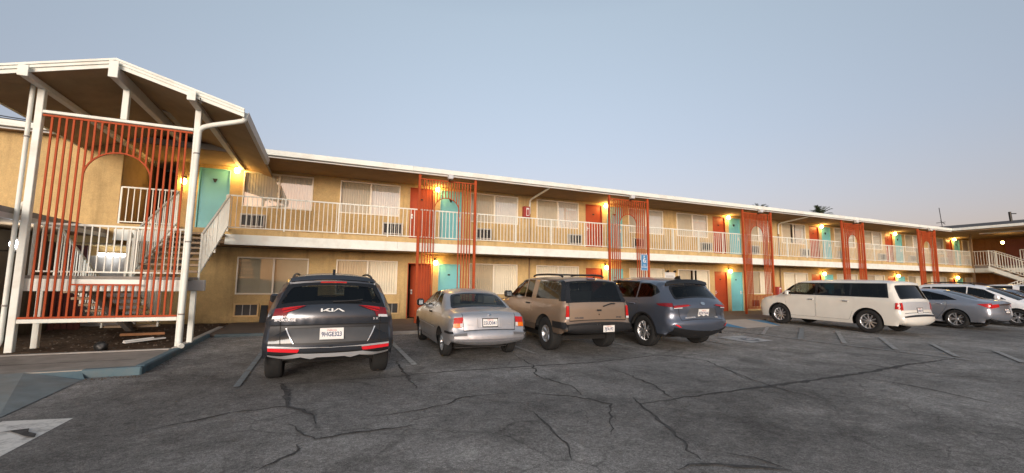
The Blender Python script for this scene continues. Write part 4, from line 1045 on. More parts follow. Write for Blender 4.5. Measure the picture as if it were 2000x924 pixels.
b = MB().use(M['concrete']); b.box((42.0, -30, 2.72), (46.6, 0.01, 3.0)); wp(b, 'balcony_slab')
b = MB().use(M['white']); b.bbox((41.95, -30, 2.54), (42.0, -0.05, 2.84), 0.01); wp(b, 'balcony_edge_board')
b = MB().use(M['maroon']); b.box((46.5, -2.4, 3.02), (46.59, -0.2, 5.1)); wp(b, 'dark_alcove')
for y in (0.0, -4.2): 
    b = MB().use(M['soffit']); b.bbox((41.88, y - 0.06, 0.1), (42.0, y + 0.06, 5.22), 0.008); wp(b, 'post')
staircase('staircase', 'far stair in two flights in front of the right wing', 40.85, -1.15, 2.98, 1.56, run=2.80, land=1.05, width=1.0, gap=0.16)
rails(40.85, -1.15 - 2.80, 1.0, 0.16, 1.05, 2.98, 1.56, -1.15, 2.80, 1, 'at the far right stair')
railing('balcony_railing', 'short white railing at the corner by the far stair', (41.95, 0.0, 2.998), (41.95, -1.15, 2.998), 1.04, 0.06, (0, 1), group='balcony railing sections', foot=0.0)
railing('balcony_railing', 'white wing railing beyond the far stair', (42.0, -2.3, 2.998), (42.0, -9.5, 2.998), 1.04, 0.06, (0, 0.25, 0.5, 0.75, 1), group='balcony railing sections', foot=0.0)
wall_lamp(42.7, 4.62, 'lit lamp under the far wing roof at the right edge', y=-1.2, watts=7, col=(1.0, 0.68, 0.30))

# security camera on the canopy's right beam end
t = thing('security_camera', 'small dark security camera on the right beam end of the stair canopy', 'camera', (-2.50, -4.50, 5.14))
b = MB().use(M['lamp_metal']); b.tube([(0, 0.05, 0.03), (0.02, -0.10, 0.0)], 0.028, 8); b.build('camera_body', t)
b = MB().use(M['lamp_metal']); b.tube([(0, 0.0, 0.02), (-0.02, 0.02, 0.12)], 0.010, 6); b.build('bracket', t)
# things on and behind the roof
def thin(name, label, cat, parts):
    t = thing(name, label, cat, parts[0][1][0])
    off = Vector(parts[0][1][0])
    for nm, pts, r, mt in parts:
        b = MB().use(M[mt]); b.tube([Vector(p) - off for p in pts], r, 6); b.build(nm, t)
    return t

# ------------------------------------------------------------------ vehicles: body skins are meshed from a side outline, an end-to-end top strip and panel outlines
import numpy as np

def densify(poly, step, closed=True):
    out = []; n = len(poly)
    for i in range(n if closed else n - 1):
        a, b = poly[i], poly[(i + 1) % n]; k = max(1, int(math.ceil(math.hypot(b[0] - a[0], b[1] - a[1]) / step)))
        out += [(a[0] + (b[0] - a[0]) * j / k, a[1] + (b[1] - a[1]) * j / k) for j in range(k)]
    if not closed: out.append(tuple(poly[-1]))
    return out

def round_poly(poly, r, n=3):
    out = []; k = len(poly)
    for i in range(k):
        p0, p, p1 = Vector(poly[i - 1]), Vector(poly[i]), Vector(poly[(i + 1) % k])
        a = p0 - p; b = p1 - p; rr = min(r, a.length * 0.45, b.length * 0.45)
        q0, q1 = p + a.normalized() * rr, p + b.normalized() * rr
        for j in range(n + 1):
            t = j / n; out.append(tuple((1 - t) ** 2 * q0 + 2 * t * (1 - t) * p + t * t * q1))
    return out

def inset(poly, d):
    area = sum(a[0] * b[1] - b[0] * a[1] for a, b in zip(poly, poly[1:] + poly[:1]))
    s = 1 if area > 0 else -1; out = []; n = len(poly)
    for i in range(n):
        p0, p, p1 = Vector(poly[i - 1]), Vector(poly[i]), Vector(poly[(i + 1) % n])
        e0 = (p - p0); e1 = (p1 - p)
        if e0.length < 1e-9 or e1.length < 1e-9: out.append(tuple(p)); continue
        e0.normalize(); e1.normalize()
        n0 = Vector((-e0.y, e0.x)) * s; n1 = Vector((-e1.y, e1.x)) * s; m = n0 + n1
        if m.length < 1e-6: m = n0
        m.normalize(); k = max(0.4, m.dot(n0)); out.append(tuple(p + m * (d / k)))
    return out

def in_poly(P, poly):
    x, y = P[:, 0], P[:, 1]; res = np.zeros(len(P), bool); n = len(poly)
    for i in range(n):
        x0, y0 = poly[i - 1]; x1, y1 = poly[i]
        c = ((y0 > y) != (y1 > y))
        if not c.any() or y0 == y1: continue
        res ^= c & (x < (x1 - x0) * (y - y0) / (y1 - y0) + x0)
    return res

def seg_dist(P, poly, closed=True):
    d = np.full(len(P), 1e9); n = len(poly)
    for i in range(0 if closed else 1, n):
        a = np.array(poly[i - 1]); b = np.array(poly[i]); ab = b - a; L2 = ab @ ab
        if L2 < 1e-12: continue
        t = np.clip(((P - a) @ ab) / L2, 0, 1); q = a + t[:, None] * ab
        d = np.minimum(d, np.hypot(P[:, 0] - q[:, 0], P[:, 1] - q[:, 1]))
    return d

def mesh_domain(boundary, polys, spacing):
    """triangulate a 2-D outline with all polygon edges in it; returns verts, tris, centroids"""
    verts = []; edges = []
    for pl in [boundary] + polys:
        n0 = len(verts); verts += pl; k = len(pl); edges += [(n0 + i, n0 + (i + 1) % k) for i in range(k)]
    B = np.array(boundary); x0, y0 = B.min(0); x1, y1 = B.max(0)
    gx = np.arange(x0, x1, spacing); gy = np.arange(y0, y1, spacing * 0.87)
    G = np.array([(x + (spacing / 2 if j % 2 else 0), y) for j, y in enumerate(gy) for x in gx])
    G = G[in_poly(G, boundary)]
    keep = seg_dist(G, boundary) > spacing * 0.45
    for pl in polys: keep &= seg_dist(G, pl) > spacing * 0.4
    verts += [tuple(p) for p in G[keep]]
    r = delaunay_2d_cdt([Vector(v) for v in verts], edges, [], 0, 1e-6)
    V = np.array([tuple(v) for v in r[0]]); T = np.array([f for f in r[2] if len(f) == 3])
    C = V[T].mean(1); ok = in_poly(C, boundary)
    return V, T[ok], C[ok]

class Shell:
    def __init__(s, profile, W, zdx, plan=(0.06, 0.7, 0.12, 0.8), r=0.07):
        pts = [tuple(p) for p in profile]
        for _ in range(2):
            q = [pts[0]]
            for a, b in zip(pts[:-1], pts[1:]): q += [tuple(x + (y - x) * 0.25 for x, y in zip(a, b)), tuple(x + (y - x) * 0.75 for x, y in zip(a, b))]
            q.append(pts[-1]); pts = q
        A = np.array(pts); L = np.concatenate([[0], np.cumsum(np.hypot(np.diff(A[:, 0]), np.diff(A[:, 1])))])
        n = int(L[-1] / 0.045); s.S = np.linspace(0, L[-1], n + 1)
        s.P = np.stack([np.interp(s.S, L, A[:, i]) for i in range(2)], 1); s.c = np.interp(s.S, L, A[:, 2])
        d = np.gradient(s.P, s.S, axis=0); d /= np.linalg.norm(d, axis=1)[:, None]
        for _ in range(3): d[1:-1] = (d[:-2] + 2 * d[1:-1] + d[2:]) / 4
        d /= np.linalg.norm(d, axis=1)[:, None]
        s.N = np.stack([d[:, 1], -d[:, 0]], 1); s.E = s.P + s.N * s.c[:, None]
        s.W = W; s.zd = np.array(zdx); s.plan = plan; s.r = r; s.L = A[:, 0].max()
        s.apex = int(np.argmax(s.P[:, 1]))
        s.xe = s.w(s.E[:, 0], s.E[:, 1]) - r
        s.K = 0.8
    def w(s, y, z):
        y, z = np.asarray(y, float), np.asarray(z, float)
        dz = sum(np.interp(z + o, s.zd[:, 0], s.zd[:, 1]) for o in (-0.03, 0, 0.03)) / 3
        a, ya, b, yb = s.plan
        return s.W - dz - a * np.clip((ya - y) / ya, 0, 1) ** 2 - b * np.clip((y - (s.L - yb)) / yb, 0, 1) ** 2
    def side(s, V, off=0.0):
        x = s.w(V[:, 0], V[:, 1]); d = seg_dist(V, [tuple(e) for e in s.E], False)
        q = np.clip(s.r - d, 0, s.r); x = x - (s.r - np.sqrt(s.r ** 2 - q ** 2)) + off
        return np.stack([x, V[:, 0], V[:, 1]], 1)
    def strip(s, V, off=0.0):
        S, t = V[:, 0], V[:, 1] / s.K
        I = lambda a: np.interp(S, s.S, a)
        c = I(s.c) * np.abs(t) ** 2.3 - off
        y = I(s.P[:, 0]) + I(s.N[:, 0]) * c; z = I(s.P[:, 1]) + I(s.N[:, 1]) * c
        return np.stack([t * I(s.xe), y, z], 1)
    def s_rear(s, z): return float(np.interp(z, np.maximum.accumulate(s.P[:s.apex, 1]), s.S[:s.apex]))
    def s_front(s, y): return float(np.interp(y, np.maximum.accumulate(s.P[s.apex // 2:, 0]), s.S[s.apex // 2:]))
    def rear(s, poly):
        out = []
        for x, z in poly:
            q = s.s_rear(z); out.append((q, x / float(np.interp(q, s.S, s.xe)) * s.K))
        return out
    def top(s, poly):
        out = []
        for x, y in poly:
            q = s.s_front(y); out.append((q, x / float(np.interp(q, s.S, s.xe)) * s.K))
        return out
    def at_rear(s, x, z, off=0.0):
        return Vector(s.strip(np.array(s.rear([(x, z)])), off)[0])
    def at_side(s, y, z, off=0.0): return Vector(s.side(np.array([(y, z)]), off)[0])

def tri_mesh(name, V3, T, mat, merge=False, flip_check=None):
    used = np.unique(T); remap = np.full(len(V3), -1); remap[used] = np.arange(len(used))
    me = bpy.data.meshes.new(name); me.from_pydata([tuple(v) for v in V3[used]], [], [tuple(int(remap[i]) for i in t) for t in T])
    me.materials.append(mat); me.polygons.foreach_set("use_smooth", [True] * len(me.polygons))
    return me

def circle(cy, cz, r, n=36): return [(cy + r * math.cos(2 * math.pi * i / n), cz + r * math.sin(2 * math.pi * i / n)) for i in range(n)]

def wheel_meshes(R, rim, wid, style, rim_mat, cap_mat=None):
    t = MB().use(M['rubber']); h = wid / 2
    t.lathe([(rim - 0.012, -h * 0.85), (rim + 0.02, -h), (R - 0.035, -h), (R - 0.008, -h * 0.86), (R, -h * 0.5), (R, h * 0.5), (R - 0.008, h * 0.86), (R - 0.035, h), (rim + 0.02, h), (rim - 0.012, h * 0.85)], 'X', 40)
    r = MB().use(rim_mat)
    r.lathe([(rim - 0.035, -h * 0.8), (rim - 0.03, h * 0.55), (rim - 0.012, h * 0.80), (rim + 0.008, h * 0.92), (rim + 0.006, h * 0.80)], 'X', 40)
    r.lathe([(0.0, h * 0.62), (0.035, h * 0.62), (0.055, h * 0.5), (0.06, h * 0.2)], 'X', 16)
    ns, ww, split = {'five': (5, 0.10, 0), 'five_split': (5, 0.045, 1), 'ten': (10, 0.05, 0), 'seven': (7, 0.06, 0), 'steel': (12, 0.05, 0)}[style]
    for i in range(ns):
        a = 2 * math.pi * i / ns
        for o in ((-0.13, 0.13) if split else (0,)):
            c0, c1 = a + o * 0.5, a + o * 1.6
            p = Vector((h * 0.48, math.sin(c0) * 0.045, math.cos(c0) * 0.045)); q = Vector((h * 0.66, math.sin(c1) * (rim - 0.015), math.cos(c1) * (rim - 0.015)))
            d = (q - p).normalized(); side = Vector((1, 0, 0)).cross(d).normalized(); up = d.cross(side)
            vs = []
            for P_, w_ in ((p, ww * 0.85), (q, ww * (1.25 if style == 'five' else 1.0))):
                for aa, bb in ((-1, 0), (1, 0), (0.6, 1), (-0.6, 1)): vs.append(P_ + side * aa * w_ / 2 + Vector((1, 0, 0)) * (0.022 * bb - 0.012))
            r.add(vs, [(0, 1, 2, 3), (7, 6, 5, 4), (0, 4, 5, 1), (1, 5, 6, 2), (2, 6, 7, 3), (3, 7, 4, 0)])
    r.use(M['disc']); r.lathe([(0.0, h * 0.05), (rim - 0.05, h * 0.05), (rim - 0.05, -h * 0.05)], 'X', 24)
    r.use(M['dark']); r.lathe([(0.0, -h * 0.6), (rim - 0.03, -h * 0.6)], 'X', 20)
    return t.mesh('tyre'), r.mesh('rim')

def seat_mesh(mat, w=0.5, bench=False):
    b = MB().use(mat)
    b.bbox((-w / 2, -0.10, 0.22), (w / 2, 0.45, 0.40), 0.05)
    b.prism([(-0.16, 0.36), (-0.02, 0.38), (-0.13, 0.95), (-0.25, 0.94)], 'X', -w / 2, w / 2)
    for x in ((0,) if not bench else (-w * 0.33, w * 0.33)): b.prism([(-0.28, 0.96), (-0.18, 0.97), (-0.20, 1.14), (-0.28, 1.13)], 'X', x - 0.12, x + 0.12)
    return b.mesh('seat')

def make_car(name, label, cat, spec, loc, rz=0.0, pitch=0.0):
    sh = Shell(spec['profile'], spec['W'], spec['zdx'], spec.get('plan', (0.06, 0.7, 0.14, 0.9)), spec.get('r', 0.07))
    car = thing(name, label, cat, loc, rz)
    car.rotation_euler = (pitch, 0, rz)
    paint = spec['paint']
    parts = {}                                  # (part name, index) -> list of meshes
    body = MB(); mats = {}
    # ---- side skin
    wheels = spec['wheels']; wz = spec['wheel_r']
    bottom = spec.get('sill', 0.24)
    Bd = [tuple(e) for e in sh.E]
    if Bd[-1][1] > bottom: Bd.append((Bd[-1][0] - 0.02, bottom))
    if Bd[0][1] > bottom: Bd.insert(0, (Bd[0][0] + 0.02, bottom))
    nE = len(Bd); Bd = Bd + densify([Bd[-1], Bd[0]], 0.08, False)[1:-1]
    regs = []
    for f in spec.get('side_paint', []): regs.append((None, densify(f[0], 0.05), f[1], f[2] if len(f) > 2 else 0.0, 'body'))
    for pl in spec.get('doors', []):
        pl = round_poly(pl, 0.05); regs.append((None, densify(pl, 0.05), None, 0, 'hole')); regs.append(('door', densify(inset(pl, 0.006), 0.05), paint, 0.0, 'part'))
        for f in spec.get('door_paint', []): pass
    for f in spec.get('side_over', []): regs.append((f[0], densify(f[1], 0.05), f[2], f[3] if len(f) > 3 else 0.0, 'part' if f[0] else 'body'))
    for pl, gm in spec.get('windows', []):
        pl = round_poly(pl, 0.035, 3)
        regs.append(('window_trim', densify(pl, 0.05), M['gloss_black'], 0.001, 'part')); regs.append(('window', densify(inset(pl, spec.get('trim', 0.022)), 0.05), gm, -0.004, 'part'))
    arch = spec.get('arch', wz + 0.055)
    for pl in spec.get('side_holes', []): regs.append((None, densify(pl, 0.05), None, 0, 'hole'))
    for wy in wheels: 
        if spec.get('cladding'): regs.append(('arch_cladding', circle(wy, wz - 0.01, arch + spec['cladding'], 44), M['blackplastic'], 0.006, 'part'))
        regs.append((None, circle(wy, wz - 0.01, arch), None, 0, 'hole'))
    V, T, C = mesh_domain(Bd, [r_[1] for r_ in regs], spec.get('res', 0.085))
    own = np.full(len(T), -1)
    for i, r_ in enumerate(regs): own[in_poly(C, r_[1])] = i
    bodyV = []; bodyT = []; bodyM = []
    mlist = [paint]
    def mi(m):
        if m not in mlist: mlist.append(m)
        return mlist.index(m)
    base3 = {}
    for i in range(-1, len(regs)):
        tr = T[own == i]
        if len(tr) == 0 or (i >= 0 and regs[i][4] == 'hole'): continue
        off = 0.0 if i < 0 else regs[i][3]
        if off not in base3: base3[off] = sh.side(V, off)
        X = base3[off]
        for sg in (1, -1):
            Y = X * np.array([sg, 1, 1]); tt = tr if sg > 0 else tr[:, ::-1]
            if i < 0 or regs[i][4] == 'body':
                n0 = sum(len(v) for v in bodyV); bodyV.append(Y); bodyT.append(tt + n0); bodyM += [mi(paint if i < 0 else regs[i][2])] * len(tt)
            else: parts.setdefault((regs[i][0], sg, i), []).append(tri_mesh(regs[i][0], Y, tt, regs[i][2]))
    # ---- top strip: tail, rear glass, roof, windscreen, bonnet, nose
    SB = [(q, -sh.K) for q in sh.S] + densify([(sh.S[-1], -sh.K), (sh.S[-1], sh.K)], 0.08, False)[1:-1] + [(q, sh.K) for q in sh.S[::-1]] + densify([(sh.S[0], sh.K), (sh.S[0], -sh.K)], 0.08, False)[1:-1]
    sregs = []
    for f in spec.get('rear_feats', []):
        nm, pl, mt, off = f[:4]
        if len(f) > 4 and f[4]: pl = round_poly(pl, f[4])
        cx = sum(p[0] for p in pl) / len(pl)
        for sg in ((1, -1) if abs(cx) > 0.12 and not (len(f) > 5 and f[5] == 'single') else (1,)):
            q = [(x * sg, z) for x, z in pl]
            sregs.append((nm, sh.rear(densify(q, 0.04)), mt, off, 'hole' if mt is None else 'part' if nm else 'body'))
    for f in spec.get('top_feats', []):
        nm, pl, mt, off = f[:4]
        if len(f) > 4 and f[4]: pl = round_poly(pl, f[4])
        cx = sum(p[0] for p in pl) / len(pl)
        for sg in ((1, -1) if abs(cx) > 0.12 else (1,)):
            sregs.append((nm, sh.top(densify([(x * sg, y) for x, y in pl], 0.04)), mt, off, 'hole' if mt is None else 'part' if nm else 'body'))
    V, T, C = mesh_domain(SB, [r_[1] for r_ in sregs], spec.get('res', 0.085))
    own = np.full(len(T), -1)
    for i, r_ in enumerate(sregs): own[in_poly(C, r_[1])] = i
    for i in range(-1, len(sregs)):
        tr = T[own == i]
        if len(tr) == 0 or (i >= 0 and sregs[i][4] == 'hole'): continue
        X = sh.strip(V, 0.0 if i < 0 else sregs[i][3])
        if i < 0 or sregs[i][4] == 'body':
            n0 = sum(len(v) for v in bodyV); bodyV.append(X); bodyT.append(tr + n0); bodyM += [mi(paint if i < 0 else sregs[i][2])] * len(tr)
        else: parts.setdefault((sregs[i][0], 0, 1000 + i), []).append(tri_mesh(sregs[i][0], X, tr, sregs[i][2]))
    BV = np.concatenate(bodyV); BT = np.concatenate(bodyT)
    me = bpy.data.meshes.new('body'); me.from_pydata([tuple(v) for v in BV], [], [tuple(int(i) for i in t) for t in BT])
    for m in mlist: me.materials.append(m)
    me.polygons.foreach_set("material_index", bodyM); me.polygons.foreach_set("use_smooth", [True] * len(bodyM))
    bm = bmesh.new(); bm.from_mesh(me); bmesh.ops.remove_doubles(bm, verts=[v for v in bm.verts], dist=0.0008); bmesh.ops.recalc_face_normals(bm, faces=bm.faces); bm.to_mesh(me); bm.free()
    link('body', me, car)
    for (nm, sg, i), ms in parts.items():
        o = link(nm, ms[0], car)
    # ---- handles, mirrors
    for hy, hz in spec.get('handles', []):
        for sg in (1, -1):
            p = sh.at_side(hy, hz, 0.0); b = MB().use(spec.get('handle_mat', paint)); b.bbox((p.x - 0.01, hy - 0.10, hz - 0.018), (p.x + 0.032, hy + 0.10, hz + 0.018), 0.012)
            b.v = [(x * sg, y, z) for x, y, z in b.v]; b.build('door_handle', car)
    if 'mirror' in spec:
        my, mz, msz = spec['mirror']
        for sg in (1, -1):
            p = sh.at_side(my, mz); b = MB().use(spec.get('mirror_mat', paint))
            b.bbox((p.x + 0.04, my - 0.05, mz - 0.02), (p.x + 0.04 + msz, my + 0.10, mz + 0.15), 0.035); b.use(M['blackplastic']); b.bar((p.x - 0.03, my + 0.03, mz), (p.x + 0.07, my + 0.03, mz + 0.03), 0.06, 0.05)
            b.use(M['mirror_glass']); b.box((p.x + 0.075, my - 0.054, mz + 0.015), (p.x + 0.005 + msz, my - 0.0505, mz + 0.115))
            b.v = [(x * sg, y, z) for x, y, z in b.v]; b.build('mirror', car)
    # ---- underbody, wheel wells, cabin
    b = MB().use(M['dark']); xm = spec['W'] - 0.28
    b.box((-xm, 0.75, 0.19 if wz < 0.33 else 0.24), (xm, sh.L - 0.35, 0.34)); b.box((-spec['W'] + 0.12, wheels[0] + arch, bottom + 0.02), (spec['W'] - 0.12, wheels[1] - arch, bottom + 0.12))
    for wy in wheels:
        for sg in (1, -1):
            xo = float(sh.w(wy, wz + arch * 0.7)) - 0.012; n = 24; vs = []; fs = []
            for i in range(n + 1):
                a = math.pi * (0.10 + 0.80 * i / n); yy, zz = wy + math.cos(a) * (arch + 0.001), wz - 0.01 + math.sin(a) * (arch + 0.001)
                vs += [(sg * xo, yy, zz), (sg * (xo - 0.34), yy, zz)]
                if i: fs.append((2 * i - 2, 2 * i - 1, 2 * i + 1, 2 * i))
            b.add(vs, fs)
    b.build('underbody', car)
    if spec.get('cabin', True):
        y0, y1 = spec.get('cabin_y', (wheels[0] - 0.1, wheels[1] - 0.2)); zf = spec.get('cabin_floor', 0.36)
        sm = spec.get('seat_mat', M['seat'])
        b = MB().use(M['interior']); b.box((-xm, y0 - 0.4, zf - 0.02), (xm, y1 + 0.3, zf)); b.prism([(y1 + 0.02, zf), (y1 - 0.12, zf + 0.48), (y1 + 0.30, zf + 0.50), (y1 + 0.35, zf)], 'X', -xm, xm); b.build('cabin_floor', car)
        st_ = seat_mesh(sm); be_ = seat_mesh(sm, 1.2, True)
        for sg in (1, -1): link('seat', st_, car, (sg * 0.36, y1 - 0.95, zf - 0.12))
        link('rear_seat', be_, car, (0, y0 + 0.55, zf - 0.12))
    # ---- wheels
    tm, rm = wheel_meshes(wz, spec['rim_r'], spec.get('tyre_w', 0.225), spec['rim'], spec.get('rim_mat', M['alloy']))
    for wy in wheels:
        for sg in (1, -1):
            x = sg * (float(sh.w(wy, wz)) - spec.get('tyre_w', 0.225) / 2 - 0.012)
            o = thing('wheel', None, None, (x, wy, wz), 0 if sg > 0 else math.pi); o.parent = car
            link('tyre', tm, o); link('rim', rm, o)
            o.rotation_euler = (random.random() * 1.2, 0, 0 if sg > 0 else math.pi)
    # ---- number plate and badges on the tail (or the nose)
    def frame_at(x, z, off):
        p = sh.at_rear(x, z, off); pz = sh.at_rear(x, z + 0.03, off); px = sh.at_rear(x + 0.03, z, off)
        ux = (px - p).normalized(); uz = (pz - p).normalized(); nn = ux.cross(uz).normalized(); uz = nn.cross(ux)
        return Matrix(((ux.x, uz.x, nn.x, p.x), (ux.y, uz.y, nn.y, p.y), (ux.z, uz.z, nn.z, p.z), (0, 0, 0, 1)))
    if 'plate' in spec:
        x, z, txt = spec['plate'][:3]; Mx = frame_at(x, z, spec['plate'][3] if len(spec['plate']) > 3 else 0.02)
        b = MB().use(M['plate']); b.bbox((-0.153, -0.077, -0.004), (0.153, 0.077, 0.003), 0.002); b.use(spec.get('plate_frame', M['blackplastic'])); 
        for q in ((-0.163, -0.087, 0.163, -0.07), (-0.163, 0.07, 0.163, 0.087), (-0.163, -0.0695, -0.15, 0.0695), (0.15, -0.0695, 0.163, 0.0695)): b.box((q[0], q[1], -0.006), (q[2], q[3], 0.006))
        b.v = [tuple(Mx @ Vector(v)) for v in b.v]; po_ = b.build('number_plate', car)
        text_mesh('plate_number', txt, 0.098, M['plate_blue'], po_, Mx @ Matrix.Translation((0, -0.012, 0.0045)), 0.0008, xscale=0.72, bold=0.0015)
        text_mesh('plate_script', 'California', 0.034, M['plate_red'], po_, Mx @ Matrix.Translation((0, 0.052, 0.0045)), 0.0008)
    for txt, size, x, z, mt, xs_ in spec.get('badges', []):
        text_mesh('badge', txt, size, mt, car, frame_at(x, z, 0.006), 0.003, xscale=xs_, bold=0.0012)
    for polys, mt, x, z in spec.get('emblems', []):
        Mx = frame_at(x, z, 0.008); b = MB().use(mt)
        for pl in polys: b.prism(pl, 'Z', 0.0, 0.006)
        b.v = [tuple(Mx @ Vector(v)) for v in b.v]; b.build('emblem', car)
    return car, sh

CG, CGD, CGM = M['carglass'], M['carglass_dark'], M['carglass_mid']
GB, BP = M['gloss_black'], M['blackplastic']
def trapez(wb, zb, wt, zt): return [(-wb, zb), (wb, zb), (wt, zt), (-wt, zt)]
def rear_glass(wb, zb, wt, zt, gm, m=0.035, r=0.06):
    return [('rear_window_trim', trapez(wb, zb, wt, zt), GB, 0.002, r), ('rear_window', trapez(wb - m * 1.6, zb + m, wt - m * 1.6, zt - m), gm, -0.003, r)]
def screen(yb, wb, yt, wt, gm, m=0.04):
    return [('windscreen_trim', [(-wb, yb), (wb, yb), (wt, yt), (-wt, yt)], GB, 0.002, 0.05), ('windscreen', [(-wb + m, yb - m), (wb - m, yb - m), (wt - m, yt + m), (-wt + m, yt + m)], gm, -0.003, 0.05)]

# ---- dark grey crossover, tail towards us
P_KIA = car_paint('dark_grey_paint', (0.036, 0.042, 0.054), 0.55, 0.28, 1.0, 0.08)
K_, I_, A_ = [(-0.165, -0.026), (-0.14, -0.026), (-0.14, 0.026), (-0.165, 0.026)], [(-0.022, -0.026), (0.003, -0.026), (0.003, 0.026), (-0.022, 0.026)], [(0.003, 0.026), (0.045, -0.026), (0.072, -0.026), (0.02, 0.026)]
kia_logo = [K_, [(-0.14, -0.008), (-0.07, 0.026), (-0.035, 0.026), (-0.12, -0.016)], [(-0.118, -0.005), (-0.05, -0.026), (-0.022, -0.026), (-0.022, -0.02), (-0.095, 0.006)], I_,
            [(0.003, -0.026), (0.018, -0.026), (0.088, 0.026), (0.062, 0.026)], [(0.062, 0.026), (0.088, 0.026), (0.165, -0.026), (0.13, -0.026)]]
KIA = dict(profile=[(0.32, 0.34, .10), (0.12, 0.36, .10), (0.03, 0.45, .10), (0.0, 0.60, .11), (0.02, 0.74, .11), (0.10, 0.86, .11), (0.07, 0.92, .11), (0.08, 1.06, .11), (0.13, 1.15, .10), (0.24, 1.26, .09), (0.47, 1.50, .08), (0.46, 1.58, .07), (0.60, 1.615, .06),
                    (1.6, 1.655, .06), (2.4, 1.63, .06), (2.75, 1.57, .07), (3.45, 1.12, .10), (3.6, 1.06, .08), (4.35, 0.93, .10), (4.58, 0.80, .16), (4.66, 0.55, .18), (4.58, 0.26, .18)],
           W=0.935, zdx=[(.2, .05), (.42, .01), (.60, .0), (.82, .015), (.98, .035), (1.12, .075), (1.30, .15), (1.64, .30)], plan=(0.05, 0.7, 0.14, 0.9), r=0.07, paint=P_KIA,
           wheels=(0.93, 3.685), wheel_r=0.36, rim_r=0.235, rim='five', rim_mat=M['alloydark'], tyre_w=0.245, cladding=0.06, sill=0.27, side_holes=[[(-0.2, .2), (0.75, .2), (0.60, .37), (-0.2, .37)]],
           side_over=[('sill_cladding', [(1.2, .2), (3.4, .2), (3.4, .40), (1.2, .40)], BP, 0.004)],
           doors=[[(1.25, .42), (2.25, .42), (2.25, 1.06), (1.05, 1.06), (1.02, .95)], [(2.27, .42), (3.28, .42), (3.35, 1.04), (2.27, 1.06)]],
           windows=[([(0.66, 1.24), (0.95, 1.20), (1.00, 1.44), (0.85, 1.42)], CGD), ([(1.04, 1.13), (2.20, 1.10), (2.20, 1.55), (1.35, 1.54), (1.04, 1.46)], CGD), ([(2.26, 1.10), (3.25, 1.08), (2.72, 1.48), (2.26, 1.55)], CG)],
           handles=[(1.32, 0.98), (2.40, 0.97)], mirror=(3.05, 1.07, 0.20),
           rear_feats=rear_glass(0.80, 1.18, 0.66, 1.50, M['carglass_mid'], 0.05, 0.05) + [
               ('spoiler', trapez(0.70, 1.53, 0.67, 1.595), P_KIA, 0.022, 0.02), ('high_brake_light', trapez(0.19, 1.487, 0.19, 1.507), M['lens_red'], 0.010, 0.005),
               ('tail_light', [(0.36, 1.165), (0.60, 1.085), (0.63, 1.00), (1.0, 0.99), (1.0, 1.165)], M['lens_dark_red'], 0.012), ('tail_light_bar', [(0.37, 1.162), (0.68, 1.12), (0.68, 1.145), (0.66, 1.16)], M['lens_red'], 0.017), ('tail_light_bar', [(0.40, 1.15), (0.60, 1.09), (0.66, 1.085), (0.66, 1.098)], M['lens_red'], 0.017), ('reverse_light', [(0.66, 0.985), (1.0, 0.97), (1.0, 1.03), (0.66, 1.03)], M['lens_white'], 0.016),
               ('tailgate_lower', [(-0.9, 0.60), (0.9, 0.60), (0.84, 0.875), (-0.84, 0.875)], BP, 0.004), ('bumper_side', [(0.50, 0.64), (0.95, 0.64), (0.95, 0.70), (0.58, 0.84)], GB, 0.006), ('trim_line', [(0.495, 0.63), (0.51, 0.63), (0.62, 0.85), (0.60, 0.85)], M['silvertrim'], 0.012),
               ('plate_panel', [(-0.50, 0.635), (0.50, 0.635), (0.60, 0.845), (-0.60, 0.845)], noise_mat('plate_panel_grey', (0.05, 0.052, 0.055), 0.5, 0.1, 8), -0.012, 0.02),
               ('shut_line', [(0.665, 0.62), (0.677, 0.62), (0.70, 0.99), (0.688, 0.99)], M['dark'], 0.006), ('shut_line', [(-0.83, 0.875), (0.83, 0.875), (0.83, 0.888), (-0.83, 0.888)], M['dark'], 0.005), ('bumper_bar', [(-1, 0.52), (1, 0.52), (1, 0.61), (-1, 0.61)], P_KIA, 0.008), ('chrome_line', [(-0.95, 0.555), (0.95, 0.585), (0.95, 0.60), (-0.0, 0.562), (-0.95, 0.60), (-0.95, 0.585)], M['silvertrim'], 0.014),
               ('reflector', [(0.44, 0.50), (0.90, 0.485), (0.92, 0.565), (0.42, 0.55)], M['lens_bright'], 0.018, 0.01), ('reflector_trim', [(0.42, 0.555), (0.92, 0.568), (0.92, 0.592), (0.42, 0.562)], M['silvertrim'], 0.02),
               ('diffuser', [(-1, 0.2), (1, 0.2), (1, 0.50), (-1, 0.50)], BP, 0.0), ('skid_plate', [(-0.93, 0.47), (-0.84, 0.415), (-0.66, 0.425), (-0.44, 0.485), (0.44, 0.485), (0.66, 0.425), (0.84, 0.415), (0.93, 0.47), (0.92, 0.40), (0.80, 0.365), (0.62, 0.375), (0.40, 0.43), (0.27, 0.40), (0.19, 0.43), (-0.19, 0.43), (-0.27, 0.40), (-0.40, 0.43), (-0.62, 0.375), (-0.80, 0.365), (-0.92, 0.40)], M['silvertrim'], 0.014, 0, 'single')],
           top_feats=screen(3.42, 0.66, 2.78, 0.56, CG), plate=(0.0, 0.755, '9HGE323', 0.004), plate_frame=M['plate'],
           badges=[('SPORTAGE', 0.045, -0.63, 0.955, M['badge'], 1.3), ('S X', 0.045, 0.62, 0.955, M['badge'], 1.2)], emblems=[(kia_logo, M['sign_white'], 0.0, 1.09)], seat_mat=M['seat'])
SLP = math.atan(0.05 / 4.8)
car, sh = make_car('parked_car', 'dark grey crossover parked nose in, nearest of the cars', 'car', KIA, (0.165, -8.02, 0.0), RAD(0.0), SLP * 0.8)
